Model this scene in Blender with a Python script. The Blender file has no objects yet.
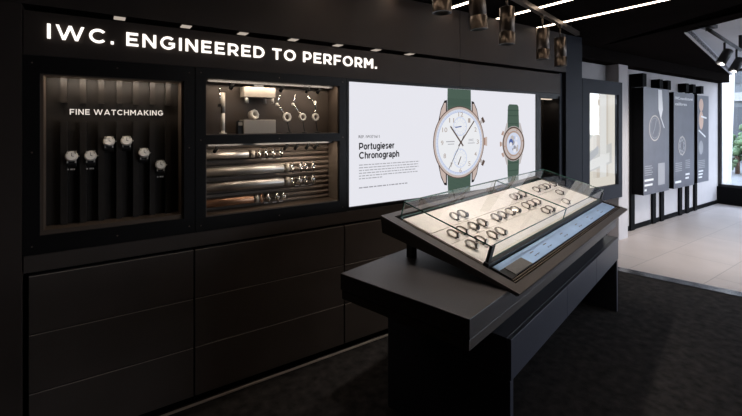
import bpy, bmesh, math, random
from mathutils import Vector, Matrix, Quaternion
random.seed(7)
PI = math.pi
sc = bpy.context.scene
COL = sc.collection

# ------------------------------------------------------------------ camera
FPX, HC = 405.0, 1.55
YAW = math.atan2(601, 405)
cd = bpy.data.cameras.new('camera'); cam = bpy.data.objects.new('camera', cd); COL.objects.link(cam)
cam.location = (0, 0, HC)
cam.rotation_euler = (PI/2, 0, YAW - PI/2)
cd.sensor_fit = 'HORIZONTAL'; cd.sensor_width = 36.0
cd.lens = 36.0*FPX/742.0
cd.shift_y = -84.0/742.0
cd.clip_start = 0.05; cd.clip_end = 200
sc.camera = cam
FW = Vector((math.cos(YAW), math.sin(YAW), 0)); RT = Vector((math.sin(YAW), -math.cos(YAW), 0))

def wall_pt(px, py, y=2.40):
    """metres (x, z) on the plane y of the measured survey point"""
    d = FW + RT*((px-371)/FPX) - Vector((0, 0, 1))*((py-124)/FPX)
    t = y/d.y
    return d.x*t, HC + d.z*t

# ------------------------------------------------------------------ materials
def nodes(name):
    m = bpy.data.materials.new(name); m.use_nodes = True
    nt = m.node_tree; b = nt.nodes['Principled BSDF']
    return m, nt, b
def mat(name, col, rough=0.5, metal=0.0, noise=0.0, nscale=40.0, bump=0.0, spec=0.5, emit=None, estr=0.0, stretch=None, bscale=None):
    m, nt, b = nodes(name)
    b.inputs['Base Color'].default_value = (*col, 1)
    b.inputs['Roughness'].default_value = rough
    b.inputs['Metallic'].default_value = metal
    b.inputs['Specular IOR Level'].default_value = spec
    if emit:
        b.inputs['Emission Color'].default_value = (*emit, 1); b.inputs['Emission Strength'].default_value = estr
    if noise or bump:
        tc = nt.nodes.new('ShaderNodeTexCoord'); mp = nt.nodes.new('ShaderNodeMapping')
        nt.links.new(tc.outputs['Object'], mp.inputs['Vector'])
        if stretch: mp.inputs['Scale'].default_value = stretch
        nz = nt.nodes.new('ShaderNodeTexNoise'); nz.inputs['Scale'].default_value = nscale; nz.inputs['Detail'].default_value = 4
        nt.links.new(mp.outputs['Vector'], nz.inputs['Vector'])
        if noise:
            r = nt.nodes.new('ShaderNodeMapRange')
            r.inputs['From Min'].default_value = 0.3; r.inputs['From Max'].default_value = 0.7
            r.inputs['To Min'].default_value = 1-noise; r.inputs['To Max'].default_value = 1+noise
            nt.links.new(nz.outputs['Fac'], r.inputs['Value'])
            mx = nt.nodes.new('ShaderNodeMix'); mx.data_type = 'RGBA'; mx.blend_type = 'MULTIPLY'
            mx.inputs['Factor'].default_value = 1.0; mx.inputs['A'].default_value = (*col, 1)
            nt.links.new(r.outputs['Result'], mx.inputs['B'])
            nt.links.new(mx.outputs['Result'], b.inputs['Base Color'])
        if bump:
            bp = nt.nodes.new('ShaderNodeBump'); bp.inputs['Strength'].default_value = bump; bp.inputs['Distance'].default_value = 0.002
            src = nz
            if bscale:
                src = nt.nodes.new('ShaderNodeTexNoise'); src.inputs['Scale'].default_value = bscale
                nt.links.new(mp.outputs['Vector'], src.inputs['Vector'])
            nt.links.new(src.outputs['Fac'], bp.inputs['Height']); nt.links.new(bp.outputs['Normal'], b.inputs['Normal'])
    return m
def emat(name, col, strength=1.0):
    m = bpy.data.materials.new(name); m.use_nodes = True; nt = m.node_tree
    nt.nodes.remove(nt.nodes['Principled BSDF'])
    e = nt.nodes.new('ShaderNodeEmission'); e.inputs['Color'].default_value = (*col, 1); e.inputs['Strength'].default_value = strength
    nt.links.new(e.outputs[0], nt.nodes['Material Output'].inputs['Surface'])
    return m
def glass_mat(name, tint=(0.97, 0.99, 0.98), ior=1.45, refl=1.0):
    m = bpy.data.materials.new(name); m.use_nodes = True; nt = m.node_tree
    nt.nodes.remove(nt.nodes['Principled BSDF'])
    t = nt.nodes.new('ShaderNodeBsdfTransparent'); t.inputs['Color'].default_value = (*tint, 1)
    g = nt.nodes.new('ShaderNodeBsdfGlossy'); g.inputs['Roughness'].default_value = 0.0; g.inputs['Color'].default_value = (refl, refl, refl, 1)
    fr = nt.nodes.new('ShaderNodeFresnel'); fr.inputs['IOR'].default_value = ior
    mx = nt.nodes.new('ShaderNodeMixShader')
    ge = nt.nodes.new('ShaderNodeNewGeometry'); inv_ = nt.nodes.new('ShaderNodeMath'); inv_.operation = 'SUBTRACT'; inv_.inputs[0].default_value = 1.0; mu = nt.nodes.new('ShaderNodeMath'); mu.operation = 'MULTIPLY'
    nt.links.new(ge.outputs['Backfacing'], inv_.inputs[1]); nt.links.new(inv_.outputs[0], mu.inputs[0]); nt.links.new(fr.outputs[0], mu.inputs[1]); nt.links.new(mu.outputs[0], mx.inputs[0]); nt.links.new(t.outputs[0], mx.inputs[1]); nt.links.new(g.outputs[0], mx.inputs[2])
    nt.links.new(mx.outputs[0], nt.nodes['Material Output'].inputs['Surface'])
    return m

M = {}
M['wall'] = mat('dark_brown_panel', (0.045, 0.034, 0.029), 0.6, spec=0.22, noise=0.12, nscale=3, bump=0.15, bscale=300)
M['drawer'] = mat('dark_drawer_laminate', (0.062, 0.049, 0.042), 0.5, spec=0.35, noise=0.10, nscale=4, bump=0.15, bscale=400)
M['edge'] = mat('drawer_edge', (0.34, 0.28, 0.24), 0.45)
M['black'] = mat('black_lacquer', (0.006, 0.005, 0.005), 0.5, spec=0.25)
M['void'] = mat('black_matt', (0.003, 0.003, 0.003), 0.9, spec=0.1)
M['trim'] = mat('bronze_trim', (0.20, 0.15, 0.115), 0.4, metal=0.6)
M['rib'] = mat('ribbed_panel', (0.017, 0.0135, 0.011), 0.5, noise=0.2, nscale=25)
M['ribbar'] = mat('rib_bar', (0.025, 0.020, 0.0165), 0.45, noise=0.15, nscale=25)
M['niche'] = mat('warm_grey_back', (0.075, 0.055, 0.042), 0.6, noise=0.12, nscale=6)
M['corr'] = mat('corrugated_metal', (0.20, 0.16, 0.13), 0.45, metal=0.35, noise=0.15, nscale=8)
M['steel'] = mat('brushed_steel', (0.50, 0.47, 0.43), 0.42, metal=0.75, noise=0.12, nscale=60, stretch=(1, 20, 20))
M['copper'] = mat('copper_rod', (0.42, 0.24, 0.15), 0.40, metal=0.8)
M['chrome'] = mat('polished_chrome', (0.8, 0.77, 0.72), 0.15, metal=1.0)
M['satin'] = mat('satin_silver', (0.68, 0.62, 0.55), 0.45, metal=0.3)
M['block'] = mat('pale_block', (0.42, 0.37, 0.31), 0.55, noise=0.06, nscale=20)
M['blockgrey'] = mat('grey_block', (0.44, 0.39, 0.33), 0.55)
M['pale'] = mat('pale_resin', (0.75, 0.70, 0.62), 0.4)
M['bronze'] = mat('bronze_housing', (0.125, 0.097, 0.078), 0.36, metal=0.9)
M['blackmetal'] = mat('black_metal', (0.012, 0.012, 0.013), 0.4)
M['ceil'] = mat('black_ceiling', (0.0105, 0.0088, 0.0084), 0.8, noise=0.1, nscale=3, spec=0.0)
M['ceilw'] = mat('white_ceiling', (0.62, 0.63, 0.66), 0.8, noise=0.05, nscale=2)
M['whitewall'] = mat('pale_plaster', (0.47, 0.445, 0.45), 0.8, noise=0.04, nscale=3)
M['slabtop'] = mat('table_leather_top', (0.046, 0.039, 0.038), 0.45, noise=0.10, nscale=160, bump=0.25, bscale=420)
M['tab'] = mat('table_lacquer', (0.031, 0.033, 0.047), 0.40, noise=0.06, nscale=6)
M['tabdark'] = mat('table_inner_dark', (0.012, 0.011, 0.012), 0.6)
M['rim'] = mat('showcase_rim', (0.062, 0.051, 0.045), 0.42, noise=0.14, nscale=30, stretch=(1, 12, 12))
M['casebody'] = mat('showcase_body', (0.036, 0.030, 0.028), 0.45, noise=0.14, nscale=30, stretch=(1, 12, 12))
M['cream'] = mat('cream_suede', (0.78, 0.725, 0.67), 0.85, noise=0.05, nscale=30)
M['seam'] = mat('cream_seam', (0.30, 0.25, 0.20), 0.9)
M['skyrefl'] = mat('painted_sky_reflection', (0.36, 0.50, 0.72), 0.12, noise=0.10, nscale=4)  # blue of reflected sky put into the base colour
M['greypad'] = mat('dark_grey_pad', (0.10, 0.092, 0.086), 0.6, noise=0.1, nscale=60)
M['ink'] = mat('dark_print', (0.03, 0.035, 0.05), 0.5)
M['glass'] = glass_mat('showcase_glass', (0.985, 0.99, 0.985))
M['lid'] = glass_mat('anti_reflective_glass', (0.99, 0.99, 0.985), ior=1.2)
M['pane'] = glass_mat('window_glass', (0.96, 0.98, 0.98))
M['gedge'] = mat('green_glass_edge', (0.06, 0.15, 0.12), 0.15)
M['strapbrown'] = mat('brown_strap', (0.085, 0.048, 0.030), 0.5)
M['strapblack'] = mat('black_strap', (0.018, 0.016, 0.016), 0.5)
M['strapsteel'] = mat('steel_bracelet', (0.20, 0.175, 0.155), 0.35, metal=1.0)
M['darksteel'] = mat('dark_steel', (0.10, 0.09, 0.085), 0.3, metal=0.8)
M['dialw'] = mat('silver_dial', (0.90, 0.86, 0.81), 0.5)
M['dialk'] = mat('dark_dial', (0.02, 0.022, 0.03), 0.3)
M['cuff'] = mat('cream_cuff', (0.80, 0.72, 0.64), 0.8)
M['boardside'] = mat('board_side', (0.0035, 0.0035, 0.004), 0.7, spec=0.05)
M['slate'] = mat('slate_print', (0.095, 0.098, 0.122), 0.40, noise=0.12, nscale=5)
M['navy'] = mat('navy_frame', (0.013, 0.015, 0.023), 0.55, spec=0.12)
M['whiteprint'] = mat('white_print', (0.75, 0.75, 0.76), 0.6)
M['tanprint'] = mat('pale_tan_print', (0.50, 0.45, 0.42), 0.6)
M['greyprint'] = mat('grey_print', (0.32, 0.32, 0.34), 0.6)
M['skin'] = mat('tan_print', (0.62, 0.42, 0.32), 0.6)
M['letter'] = emat('lit_letter', (1.0, 0.93, 0.86), 1.5)
M['caption'] = emat('lit_caption', (1.0, 0.90, 0.80), 0.85)
M['captiondim'] = mat('caption_print', (0.7, 0.64, 0.58), 0.6)
M['strip'] = emat('strip_light', (1.0, 0.82, 0.65), 8.5)
M['lens'] = emat('lamp_lens', (1.0, 0.82, 0.62), 1.4)
M['slotlens'] = emat('slot_lamp_lens', (1.0, 0.86, 0.72), 0.46)
M['lensdim'] = emat('lamp_lens_dim', (1.0, 0.82, 0.66), 0.9)
M['carpet'] = mat('black_carpet', (0.020, 0.0172, 0.016), 0.95, noise=0.55, nscale=16, bump=0.8, bscale=180, spec=0.15)
M['stripmetal'] = mat('dark_stone_edge', (0.05, 0.053, 0.06), 0.2, noise=0.2, nscale=3)
# screen picture colours
SW = 0.86
def scol(name, c, k=SW): return emat('screen_'+name, c, k)
S = dict(white=scol('white', (0.93, 0.93, 1.0)), dial=scol('dial', (0.96, 0.97, 1.0)), blue=scol('blue', (0.52, 0.60, 0.86)),
         pblue=scol('pale_blue', (0.74, 0.80, 0.97)), dblue=scol('deep_blue', (0.10, 0.16, 0.42)), green=scol('green', (0.085, 0.135, 0.105)),
         dgreen=scol('dark_green', (0.06, 0.10, 0.078)), rose=scol('rose', (0.50, 0.32, 0.25)), prose=scol('pale_rose', (0.66, 0.53, 0.48)),
         dark=scol('dark', (0.02, 0.018, 0.02)), grey=scol('grey', (0.36, 0.36, 0.40)), silver=scol('silver', (0.60, 0.56, 0.56)),
         brown=scol('brown', (0.13, 0.09, 0.075)), gold=scol('gold', (0.50, 0.42, 0.38)), text=scol('text', (0.025, 0.025, 0.03)), pgrey=scol('pale_grey', (0.45, 0.45, 0.49)))
# tile floor
m, nt, b = nodes('pale_stone_tiles')
tc = nt.nodes.new('ShaderNodeTexCoord'); mp = nt.nodes.new('ShaderNodeMapping'); mp.inputs['Location'].default_value = (0.25, 0.35, 0)
br = nt.nodes.new('ShaderNodeTexBrick'); br.offset = 0.5
br.inputs['Scale'].default_value = 1.0; br.inputs['Brick Width'].default_value = 1.2; br.inputs['Row Height'].default_value = 0.6
br.inputs['Mortar Size'].default_value = 0.004; br.inputs['Color1'].default_value = (0.50, 0.44, 0.41, 1); br.inputs['Color2'].default_value = (0.44, 0.39, 0.365, 1)
br.inputs['Mortar'].default_value = (0.30, 0.27, 0.255, 1)
nz = nt.nodes.new('ShaderNodeTexNoise'); nz.inputs['Scale'].default_value = 2.2; nz.inputs['Detail'].default_value = 6
rr = nt.nodes.new('ShaderNodeMapRange'); rr.inputs['To Min'].default_value = 0.8; rr.inputs['To Max'].default_value = 1.2
mx = nt.nodes.new('ShaderNodeMix'); mx.data_type = 'RGBA'; mx.blend_type = 'MULTIPLY'; mx.inputs['Factor'].default_value = 1
nt.links.new(tc.outputs['Object'], mp.inputs['Vector']); nt.links.new(mp.outputs['Vector'], br.inputs['Vector']); nt.links.new(tc.outputs['Object'], nz.inputs['Vector'])
nt.links.new(nz.outputs['Fac'], rr.inputs['Value']); nt.links.new(br.outputs['Color'], mx.inputs['A']); nt.links.new(rr.outputs['Result'], mx.inputs['B'])
nt.links.new(mx.outputs['Result'], b.inputs['Base Color']); b.inputs['Roughness'].default_value = 0.38
M['tile'] = m

# ------------------------------------------------------------------ mesh builder
class MB:
    def __init__(s): s.bm = bmesh.new(); s.mats = []
    def mi(s, m):
        if m not in s.mats: s.mats.append(m)
        return s.mats.index(m)
    def poly(s, pts, m, flip=False):
        vs = [s.bm.verts.new(p) for p in pts]
        if flip: vs.reverse()
        f = s.bm.faces.new(vs); f.material_index = s.mi(m); return f
    def box(s, x0, x1, y0, y1, z0, z1, m, T=None):
        v = [Vector((x, y, z)) for x in (x0, x1) for y in (y0, y1) for z in (z0, z1)]
        if T: v = [T @ p for p in v]
        v = [s.bm.verts.new(p) for p in v]; k = s.mi(m)
        for q in ((0, 1, 3, 2), (4, 6, 7, 5), (0, 4, 5, 1), (2, 3, 7, 6), (0, 2, 6, 4), (1, 5, 7, 3)):
            f = s.bm.faces.new([v[i] for i in q]); f.material_index = k
        return s
    def prism(s, poly, axis_vec, m, map3):
        """poly: 2-D outline; map3(a,b)->Vector; extruded along axis_vec"""
        A = [s.bm.verts.new(map3(*p)) for p in poly]; B = [s.bm.verts.new(map3(*p) + axis_vec) for p in poly]
        k = s.mi(m); n = len(poly)
        f = s.bm.faces.new(A); f.material_index = k
        f = s.bm.faces.new(B[::-1]); f.material_index = k
        for i in range(n):
            f = s.bm.faces.new((A[i], B[i], B[(i+1) % n], A[(i+1) % n])); f.material_index = k
        return s
    def frame_of(s, d):
        d = Vector(d).normalized(); a = Vector((0, 0, 1)) if abs(d.z) < 0.9 else Vector((1, 0, 0))
        e1 = d.cross(a).normalized(); return e1, d.cross(e1)
    def tube(s, prof, p0, d, m, seg=20, cap=True):
        """lathe: prof = [(t along d, radius)]"""
        p0 = Vector(p0); d = Vector(d).normalized(); e1, e2 = s.frame_of(d); k = s.mi(m); rings = []
        for t, r in prof:
            rings.append([s.bm.verts.new(p0 + d*t + (e1*math.cos(2*PI*i/seg) + e2*math.sin(2*PI*i/seg))*r) for i in range(seg)])
        for A, B in zip(rings, rings[1:]):
            for i in range(seg):
                f = s.bm.faces.new((A[i], A[(i+1) % seg], B[(i+1) % seg], B[i])); f.material_index = k; f.smooth = True
        if cap:
            for R in (rings[0][::-1], rings[-1]):
                f = s.bm.faces.new(R); f.material_index = k
        return s
    def cyl(s, p0, p1, r, m, seg=16, r2=None):
        p0, p1 = Vector(p0), Vector(p1); return s.tube([(0, r), ((p1-p0).length, r if r2 is None else r2)], p0, p1-p0, m, seg)
    def ring(s, c, d, R, r, h, m, seg=20):
        """annulus of outer R, inner r, height h along d (centre c)"""
        c, d = Vector(c), Vector(d).normalized(); return s.tube([(-h/2, r), (-h/2, R), (h/2, R), (h/2, r), (-h/2, r)], c, d, m, seg, cap=False)
    def disc(s, c, rx, rz, y, m, seg=40, a0=0):
        return s.poly([(c[0]+rx*math.cos(2*PI*i/seg), y, c[1]+rz*math.sin(2*PI*i/seg)) for i in range(seg)], m)
    def annulus(s, c, R, r, y, m, seg=48):
        k = s.mi(m)
        A = [s.bm.verts.new((c[0]+R*math.cos(2*PI*i/seg), y, c[1]+R*math.sin(2*PI*i/seg))) for i in range(seg)]
        B = [s.bm.verts.new((c[0]+r*math.cos(2*PI*i/seg), y, c[1]+r*math.sin(2*PI*i/seg))) for i in range(seg)]
        for i in range(seg):
            f = s.bm.faces.new((A[i], A[(i+1) % seg], B[(i+1) % seg], B[i])); f.material_index = k
        return s
    def bar2(s, a, b, w, y, m):
        """flat stroke on a vertical plane from a to b"""
        ax, az = a; bx, bz = b; L = math.hypot(bx-ax, bz-az) or 1; nx, nz = -(bz-az)/L*w/2, (bx-ax)/L*w/2
        return s.poly([(ax+nx, y, az+nz), (ax-nx, y, az-nz), (bx-nx, y, bz-nz), (bx+nx, y, bz+nz)], m)
    def sphere(s, c, r, m, sub=2, sc3=(1, 1, 1)):
        k = s.mi(m); g = bmesh.ops.create_icosphere(s.bm, subdivisions=sub, radius=1.0)
        for v in g['verts']: v.co = Vector((v.co.x*r*sc3[0], v.co.y*r*sc3[1], v.co.z*r*sc3[2])) + Vector(c)
        for v in g['verts']:
            for f in v.link_faces: f.material_index = k; f.smooth = True
        return s
    def mesh(s, src, mapv, m):
        k = s.mi(m); vs = [s.bm.verts.new(mapv(v.co)) for v in src.vertices]
        for p in src.polygons:
            try:
                f = s.bm.faces.new([vs[i] for i in p.vertices]); f.material_index = k
            except ValueError: pass
        return s
    def build(s, name, parent=None, bevel=0.0, loc=None, recalc=True):
        if recalc: bmesh.ops.recalc_face_normals(s.bm, faces=s.bm.faces[:])
        me = bpy.data.meshes.new(name); s.bm.to_mesh(me); s.bm.free()
        for m in s.mats: me.materials.append(m)
        o = bpy.data.objects.new(name, me); COL.objects.link(o)
        if parent: o.parent = parent
        if loc: o.location = loc
        if bevel:
            bv = o.modifiers.new('bevel', 'BEVEL'); bv.width = bevel; bv.segments = 2; bv.limit_method = 'ANGLE'
        return o

def tag(o, label, cat, group=None):
    o['label'] = label; o['category'] = cat
    if group: o['group'] = group
    return o
def thing(name, label, cat, loc=(0, 0, 0), group=None, rz=0.0):
    o = bpy.data.objects.new(name, None); COL.objects.link(o); o.location = loc; o.rotation_euler = (0, 0, rz); o.empty_display_size = 0.1
    return tag(o, label, cat, group)
def struct(o): o['kind'] = 'structure'; return o
def dup(o, parent=None):
    c = o.copy(); COL.objects.link(c)
    if parent: c.parent = parent
    for ch in o.children: dup(ch, c)
    return c
_txt = {}
def text_mesh(body, weight=0.0, extrude=0.0):
    key = (body, weight, extrude)
    if key not in _txt:
        cu = bpy.data.curves.new('t', 'FONT'); cu.body = body; cu.size = 1.0; cu.offset = weight; cu.extrude = extrude; cu.resolution_u = 3
        cu.space_character = 1.0
        o = bpy.data.objects.new('t', cu); COL.objects.link(o)
        dg = bpy.context.evaluated_depsgraph_get(); dg.update()
        me = bpy.data.meshes.new_from_object(o.evaluated_get(dg))
        bpy.data.objects.remove(o); bpy.data.curves.remove(cu)
        _txt[key] = me
    return _txt[key]
def put_text(mb, body, x0, x1, z0, z1, y, m, weight=0.0, depth=0.0, cap=None):
    """text fitted between x0..x1 with cap height z0..z1 on the plane y (facing -y)"""
    me = text_mesh(body, weight, 0.05 if depth else 0.0)
    xs = [v.co.x for v in me.vertices]; a, b_ = min(xs), max(xs)
    if cap is None:
        ys = [v.co.y for v in text_mesh('H', weight).vertices]; lo, hi = min(ys), max(ys)
    else: lo, hi = cap
    kx = (x1-x0)/(b_-a); kz = (z1-z0)/(hi-lo)
    mb.mesh(me, lambda c: Vector((x0+(c.x-a)*kx, y-(c.z*depth/0.05 if depth else 0), z0+(c.y-lo)*kz)), m)

# ------------------------------------------------------------------ geometric sans letterforms drawn as strokes
def _glyphs():
    G = {}
    L = lambda *p: ('l',)+p
    A = lambda *p: ('a',)+p
    w = .10
    G['I'] = (.20, [L(.10, 0, .10, 1)])
    G['W'] = (1.50, [L(.09, 1, .42, 0), L(.42, 0, .75, 1), L(.75, 1, 1.08, 0), L(1.08, 0, 1.41, 1)])
    G['C'] = (.96, [A(.52, .5, .42, .42, 42, 318)])
    G['.'] = (.22, [L(.11, 0, .11, .21)])
    G['E'] = (.74, [L(.10, 0, .10, 1), L(.10, .905, .72, .905), L(.10, .5, .66, .5), L(.10, .095, .74, .095)])
    G['F'] = (.72, [L(.10, 0, .10, 1), L(.10, .905, .72, .905), L(.10, .46, .66, .46)])
    G['N'] = (.88, [L(.10, 0, .10, 1), L(.13, .95, .75, .05), L(.78, 0, .78, 1)])
    G['G'] = (1.0, [A(.52, .5, .42, .42, 45, 325), L(.56, .46, .97, .46), L(.87, .46, .87, .17)])
    G['R'] = (.82, [L(.10, 0, .10, 1), L(.10, .905, .46, .905), A(.46, .64, .26, .265, -90, 90), L(.10, .375, .46, .375), L(.44, .36, .72, 0)])
    G['P'] = (.78, [L(.10, 0, .10, 1), L(.10, .905, .44, .905), A(.44, .62, .26, .285, -90, 90), L(.10, .335, .44, .335)])
    G['D'] = (.90, [L(.10, 0, .10, 1), L(.10, .905, .40, .905), A(.40, .5, .41, .405, -90, 90), L(.10, .095, .40, .095)])
    G['T'] = (.78, [L(0, .905, .78, .905), L(.39, 0, .39, .95)])
    G['O'] = (1.06, [A(.53, .5, .43, .42, 0, 360)])
    G['M'] = (1.02, [L(.10, 0, .10, 1), L(.14, .97, .51, .32), L(.88, .97, .51, .32), L(.92, 0, .92, 1)])
    G['H'] = (.88, [L(.10, 0, .10, 1), L(.78, 0, .78, 1), L(.10, .5, .78, .5)])
    G['K'] = (.88, [L(.10, 0, .10, 1), L(.14, .40, .76, 1), L(.36, .60, .80, 0)])
    G['A'] = (1.02, [L(.09, 0, .51, 1), L(.93, 0, .51, 1), L(.25, .28, .77, .28)])
    # lower case (x-height .73)
    G['o'] = (.64, [A(.32, .365, .24, .295, 0, 360)])
    G['r'] = (.40, [L(.085, 0, .085, .73), A(.36, .42, .26, .24, 88, 175)])
    G['t'] = (.40, [L(.17, .10, .17, .95), L(.0, .66, .38, .66), A(.30, .14, .13, .07, 180, 280), L(.29, .07, .38, .07)])
    G['u'] = (.62, [L(.085, .26, .085, .73), L(.53, 0, .53, .73), A(.307, .27, .222, .20, 180, 360)])
    G['g'] = (.64, [A(.31, .37, .22, .29, 0, 360), L(.545, -.06, .545, .73), A(.31, -.05, .235, .15, 195, 360)])
    G['i'] = (.18, [L(.09, 0, .09, .73), L(.09, .85, .09, 1.0)])
    G['e'] = (.62, [A(.31, .365, .235, .295, 0, 318), L(.09, .35, .545, .35)])
    G['s'] = (.56, [A(.28, .52, .185, .14, 15, 250), A(.28, .21, .195, .145, -165, 75)])
    G['h'] = (.62, [L(.085, 0, .085, 1), A(.307, .46, .222, .20, 0, 180), L(.53, 0, .53, .46)])
    G['n'] = (.62, [L(.085, 0, .085, .73), A(.307, .46, .222, .20, 0, 180), L(.53, 0, .53, .46)])
    G['a'] = (.60, [A(.26, .215, .19, .145, 0, 360), L(.48, 0, .48, .5), A(.285, .49, .195, .175, 0, 160)])
    G['p'] = (.66, [L(.085, -.27, .085, .73), A(.34, .365, .235, .295, 0, 360)])
    return G
GLYPH = _glyphs()
def put_strokes(mb, body, x0, x1, z0, z1, y, m, w=.19, gap=.20, space=.42, depth=.0):
    adv = []; X = 0.0
    for ch in body:
        if ch == ' ': X += space; adv.append(None); continue
        adv.append(X); X += GLYPH[ch][0]+gap
    X -= gap; kx = (x1-x0)/X; kz = z1-z0
    def quad(pts):
        P_ = [Vector((x0+a*kx, y, z0+b*kz)) for a, b in pts]
        if depth: mb.prism([(p.x, p.z) for p in P_], Vector((0, -depth, 0)), m, lambda a, b: Vector((a, y, b)))
        else: mb.poly(P_, m)
    for ch, a in zip(body, adv):
        if a is None: continue
        for st in GLYPH[ch][1]:
            if st[0] == 'l':
                _, ax, ay, bx, by = st; ax += a; bx += a; l = math.hypot(bx-ax, by-ay); h = w/2
                if abs(bx-ax) > .02 and abs(by-ay) > .02:      # slanted stroke: cut level at both ends
                    hx = h*l/abs(by-ay)*.92; quad([(ax-hx, ay), (ax+hx, ay), (bx+hx, by), (bx-hx, by)])
                else:
                    nx, ny = -(by-ay)/l*h, (bx-ax)/l*h; quad([(ax+nx, ay+ny), (ax-nx, ay-ny), (bx-nx, by-ny), (bx+nx, by+ny)])
            else:
                _, cx, cy, rx, ry, t0, t1 = st; n = max(4, int(abs(t1-t0)/15)); h = w/2
                for k in range(n):
                    q = []
                    for tt, s_ in ((k, 1), (k+1, 1), (k+1, -1), (k, -1)):
                        an = math.radians(t0+(t1-t0)*tt/n); q.append((a+cx+(rx+s_*h)*math.cos(an), cy+(ry+s_*h)*math.sin(an)))
                    quad(q)
ORD = ['first', 'second', 'third', 'fourth', 'fifth', 'sixth', 'seventh', 'eighth', 'ninth', 'tenth', 'eleventh', 'twelfth', 'thirteenth', 'fourteenth']

YW = 2.40            # face of the panelled wall
XE = 4.42            # its end
YB = 2.78            # face of the pale wall beyond
XF = 10.10           # glazed front
# ------------------------------------------------------------------ setting
TH = math.radians(14.0)
UV, VV = Vector((math.cos(TH), math.sin(TH), 0)), Vector((-math.sin(TH), math.cos(TH), 0))
def TT(u, v, z=0): return UV*u + VV*v + Vector((0, 0, z))
def line_u(u, y):    # x where the floor edge u=const crosses y
    v = (y - u*UV.y)/VV.y; return (UV*u + VV*v).x
def slab_poly(pts, z0, z1, m, name):
    mb = MB(); mb.prism(pts, Vector((0, 0, z1-z0)), m, lambda a, b: Vector((a, b, z0))); return struct(mb.build(name))
YF = -3.6
slab_poly([(-2.2, YF), (line_u(4.91, YF), YF), (line_u(4.91, 3.0), 3.0), (-2.2, 3.0)], -0.1, 0.0, M['carpet'], 'floor')
slab_poly([(line_u(5.045, YF), YF), (XF+0.1, YF), (XF+0.1, 3.0), (line_u(5.045, 3.0), 3.0)], -0.1, 0.004, M['tile'], 'floor_tile')
slab_poly([(line_u(4.91, YF), YF), (line_u(5.045, YF), YF), (line_u(5.045, 3.0), 3.0), (line_u(4.91, 3.0), 3.0)], -0.1, 0.006, M['stripmetal'], 'trim_1')

# ceiling: black field with a bright recess towards the glazed front, one dark channel in it
HZ = 2.5
mb = MB()
cut = math.tan(math.radians(63))
xk = 5.05-(1.673-YF)/cut
# channel quad (dark slot)
cA, cB = (5.02, 2.46), (1.653, YF); cC, cD = (2.66, YF), (5.04, 2.38)
def flat(pts): mb.prism(pts, Vector((0, 0, 0.1)), M['ceil'], lambda a, b: Vector((a, b, HZ)))
flat([(-2.2, YF), cB, cA, (5.02, 3.0), (-2.2, 3.0)])
flat([cC, (xk, YF), (5.05, 1.673), cD])
flat([(5.05, 1.673), (XF, 2.60), (XF, 3.0), (5.02, 3.0), cA, cD])
mb.prism([cB, cC, cD, cA], Vector((0, 0, 0.02)), M['void'], lambda a, b: Vector((a, b, HZ+0.09)))
struct(mb.build('ceiling'))
mb = MB(); mb.prism([(xk-0.1, YF), (XF+0.1, YF), (XF+0.1, 2.75), (4.95, 1.75)], Vector((0, 0, 0.06)), M['ceilw'], lambda a, b: Vector((a, b, HZ+0.12)))
# reveal round the recess
mb.poly([(xk, YF, HZ), (5.05, 1.673, HZ), (5.05, 1.673, HZ+0.12), (xk, YF, HZ+0.12)], M['ceilw'])
mb.poly([(5.05, 1.673, HZ), (XF, 2.60, HZ), (XF, 2.60, HZ+0.12), (5.05, 1.673, HZ+0.12)], M['ceilw'])
struct(mb.build('ceiling_recess'))
# thin pale bead along the recess edge
mb = MB()
d = Vector((XF-5.05, 2.60-1.673, 0)).normalized(); n = Vector((d.y, -d.x, 0))
a = Vector((5.05, 1.673, HZ-0.004)); b2 = Vector((XF, 2.60, HZ-0.004))
mb.poly([a, b2, b2+n*0.03, a+n*0.03], M['ceilw']); mb.poly([a+Vector((0, 0, .004)), b2+Vector((0, 0, .004)), b2+n*.03+Vector((0, 0, .004)), a+n*.03+Vector((0, 0, .004))], M['ceilw'])
struct(mb.build('trim_2'))
# low black beam above the boards
mb = MB(); mb.box(XE, XF-0.05, 2.60, 2.78, 2.345, 2.5, M['ceil']); struct(mb.build('trim_3'))

# panelled wall
mb = MB()
mb.box(-2.2, 4.104, YW, 2.75, 2.097, 2.5, M['wall'])                 # upper wall
mb.box(-2.2, 4.104, 2.60, 2.75, 0, 2.10, M['void'])                 # carcass behind the displays
mb.box(-2.2, -0.285, YW-0.02, 2.6, 0, 2.09, M['wall'])           # pilaster at the near end
mb.box(-0.28, 4.0, YW, 2.6, 1.866, 2.068, M['wall'])             # fascia that carries the lettering
mb.box(4.105, XE, YW, 2.75, 0, 2.5, M['navy'])                   # end pillar
mb.box(4.02, 4.085, YW+0.03, 2.6, 0.95, 2.09, M['navy'])
mb.box(3.63, 4.105, YW+0.01, 2.6, 0.0, 0.95, M['wall'])
struct(mb.build('wall_back'))
mb = MB()
sx, _ = wall_pt(460, 60)
mb.box(sx-0.002, sx+0.002, YW-0.001, YW+0.01, 2.097, 2.5, M['void']); mb.box(sx-0.002, sx+0.002, YW-0.001, YW+0.01, 1.866, 2.068, M['void'])
struct(mb.build('trim_4'))
mb = MB(); mb.box(-0.28, 3.63, YW-0.004, 2.6, 0.872, 0.95, M['drawer'])
struct(mb.build('trim_5', bevel=0.002))
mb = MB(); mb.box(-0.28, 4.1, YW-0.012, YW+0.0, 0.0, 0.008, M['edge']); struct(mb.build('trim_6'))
mb = MB(); mb.box(-0.28, 4.1, YW+0.03, YW+0.05, 0.0, 0.05, M['void']); struct(mb.build('baseboard_back'))
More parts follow.
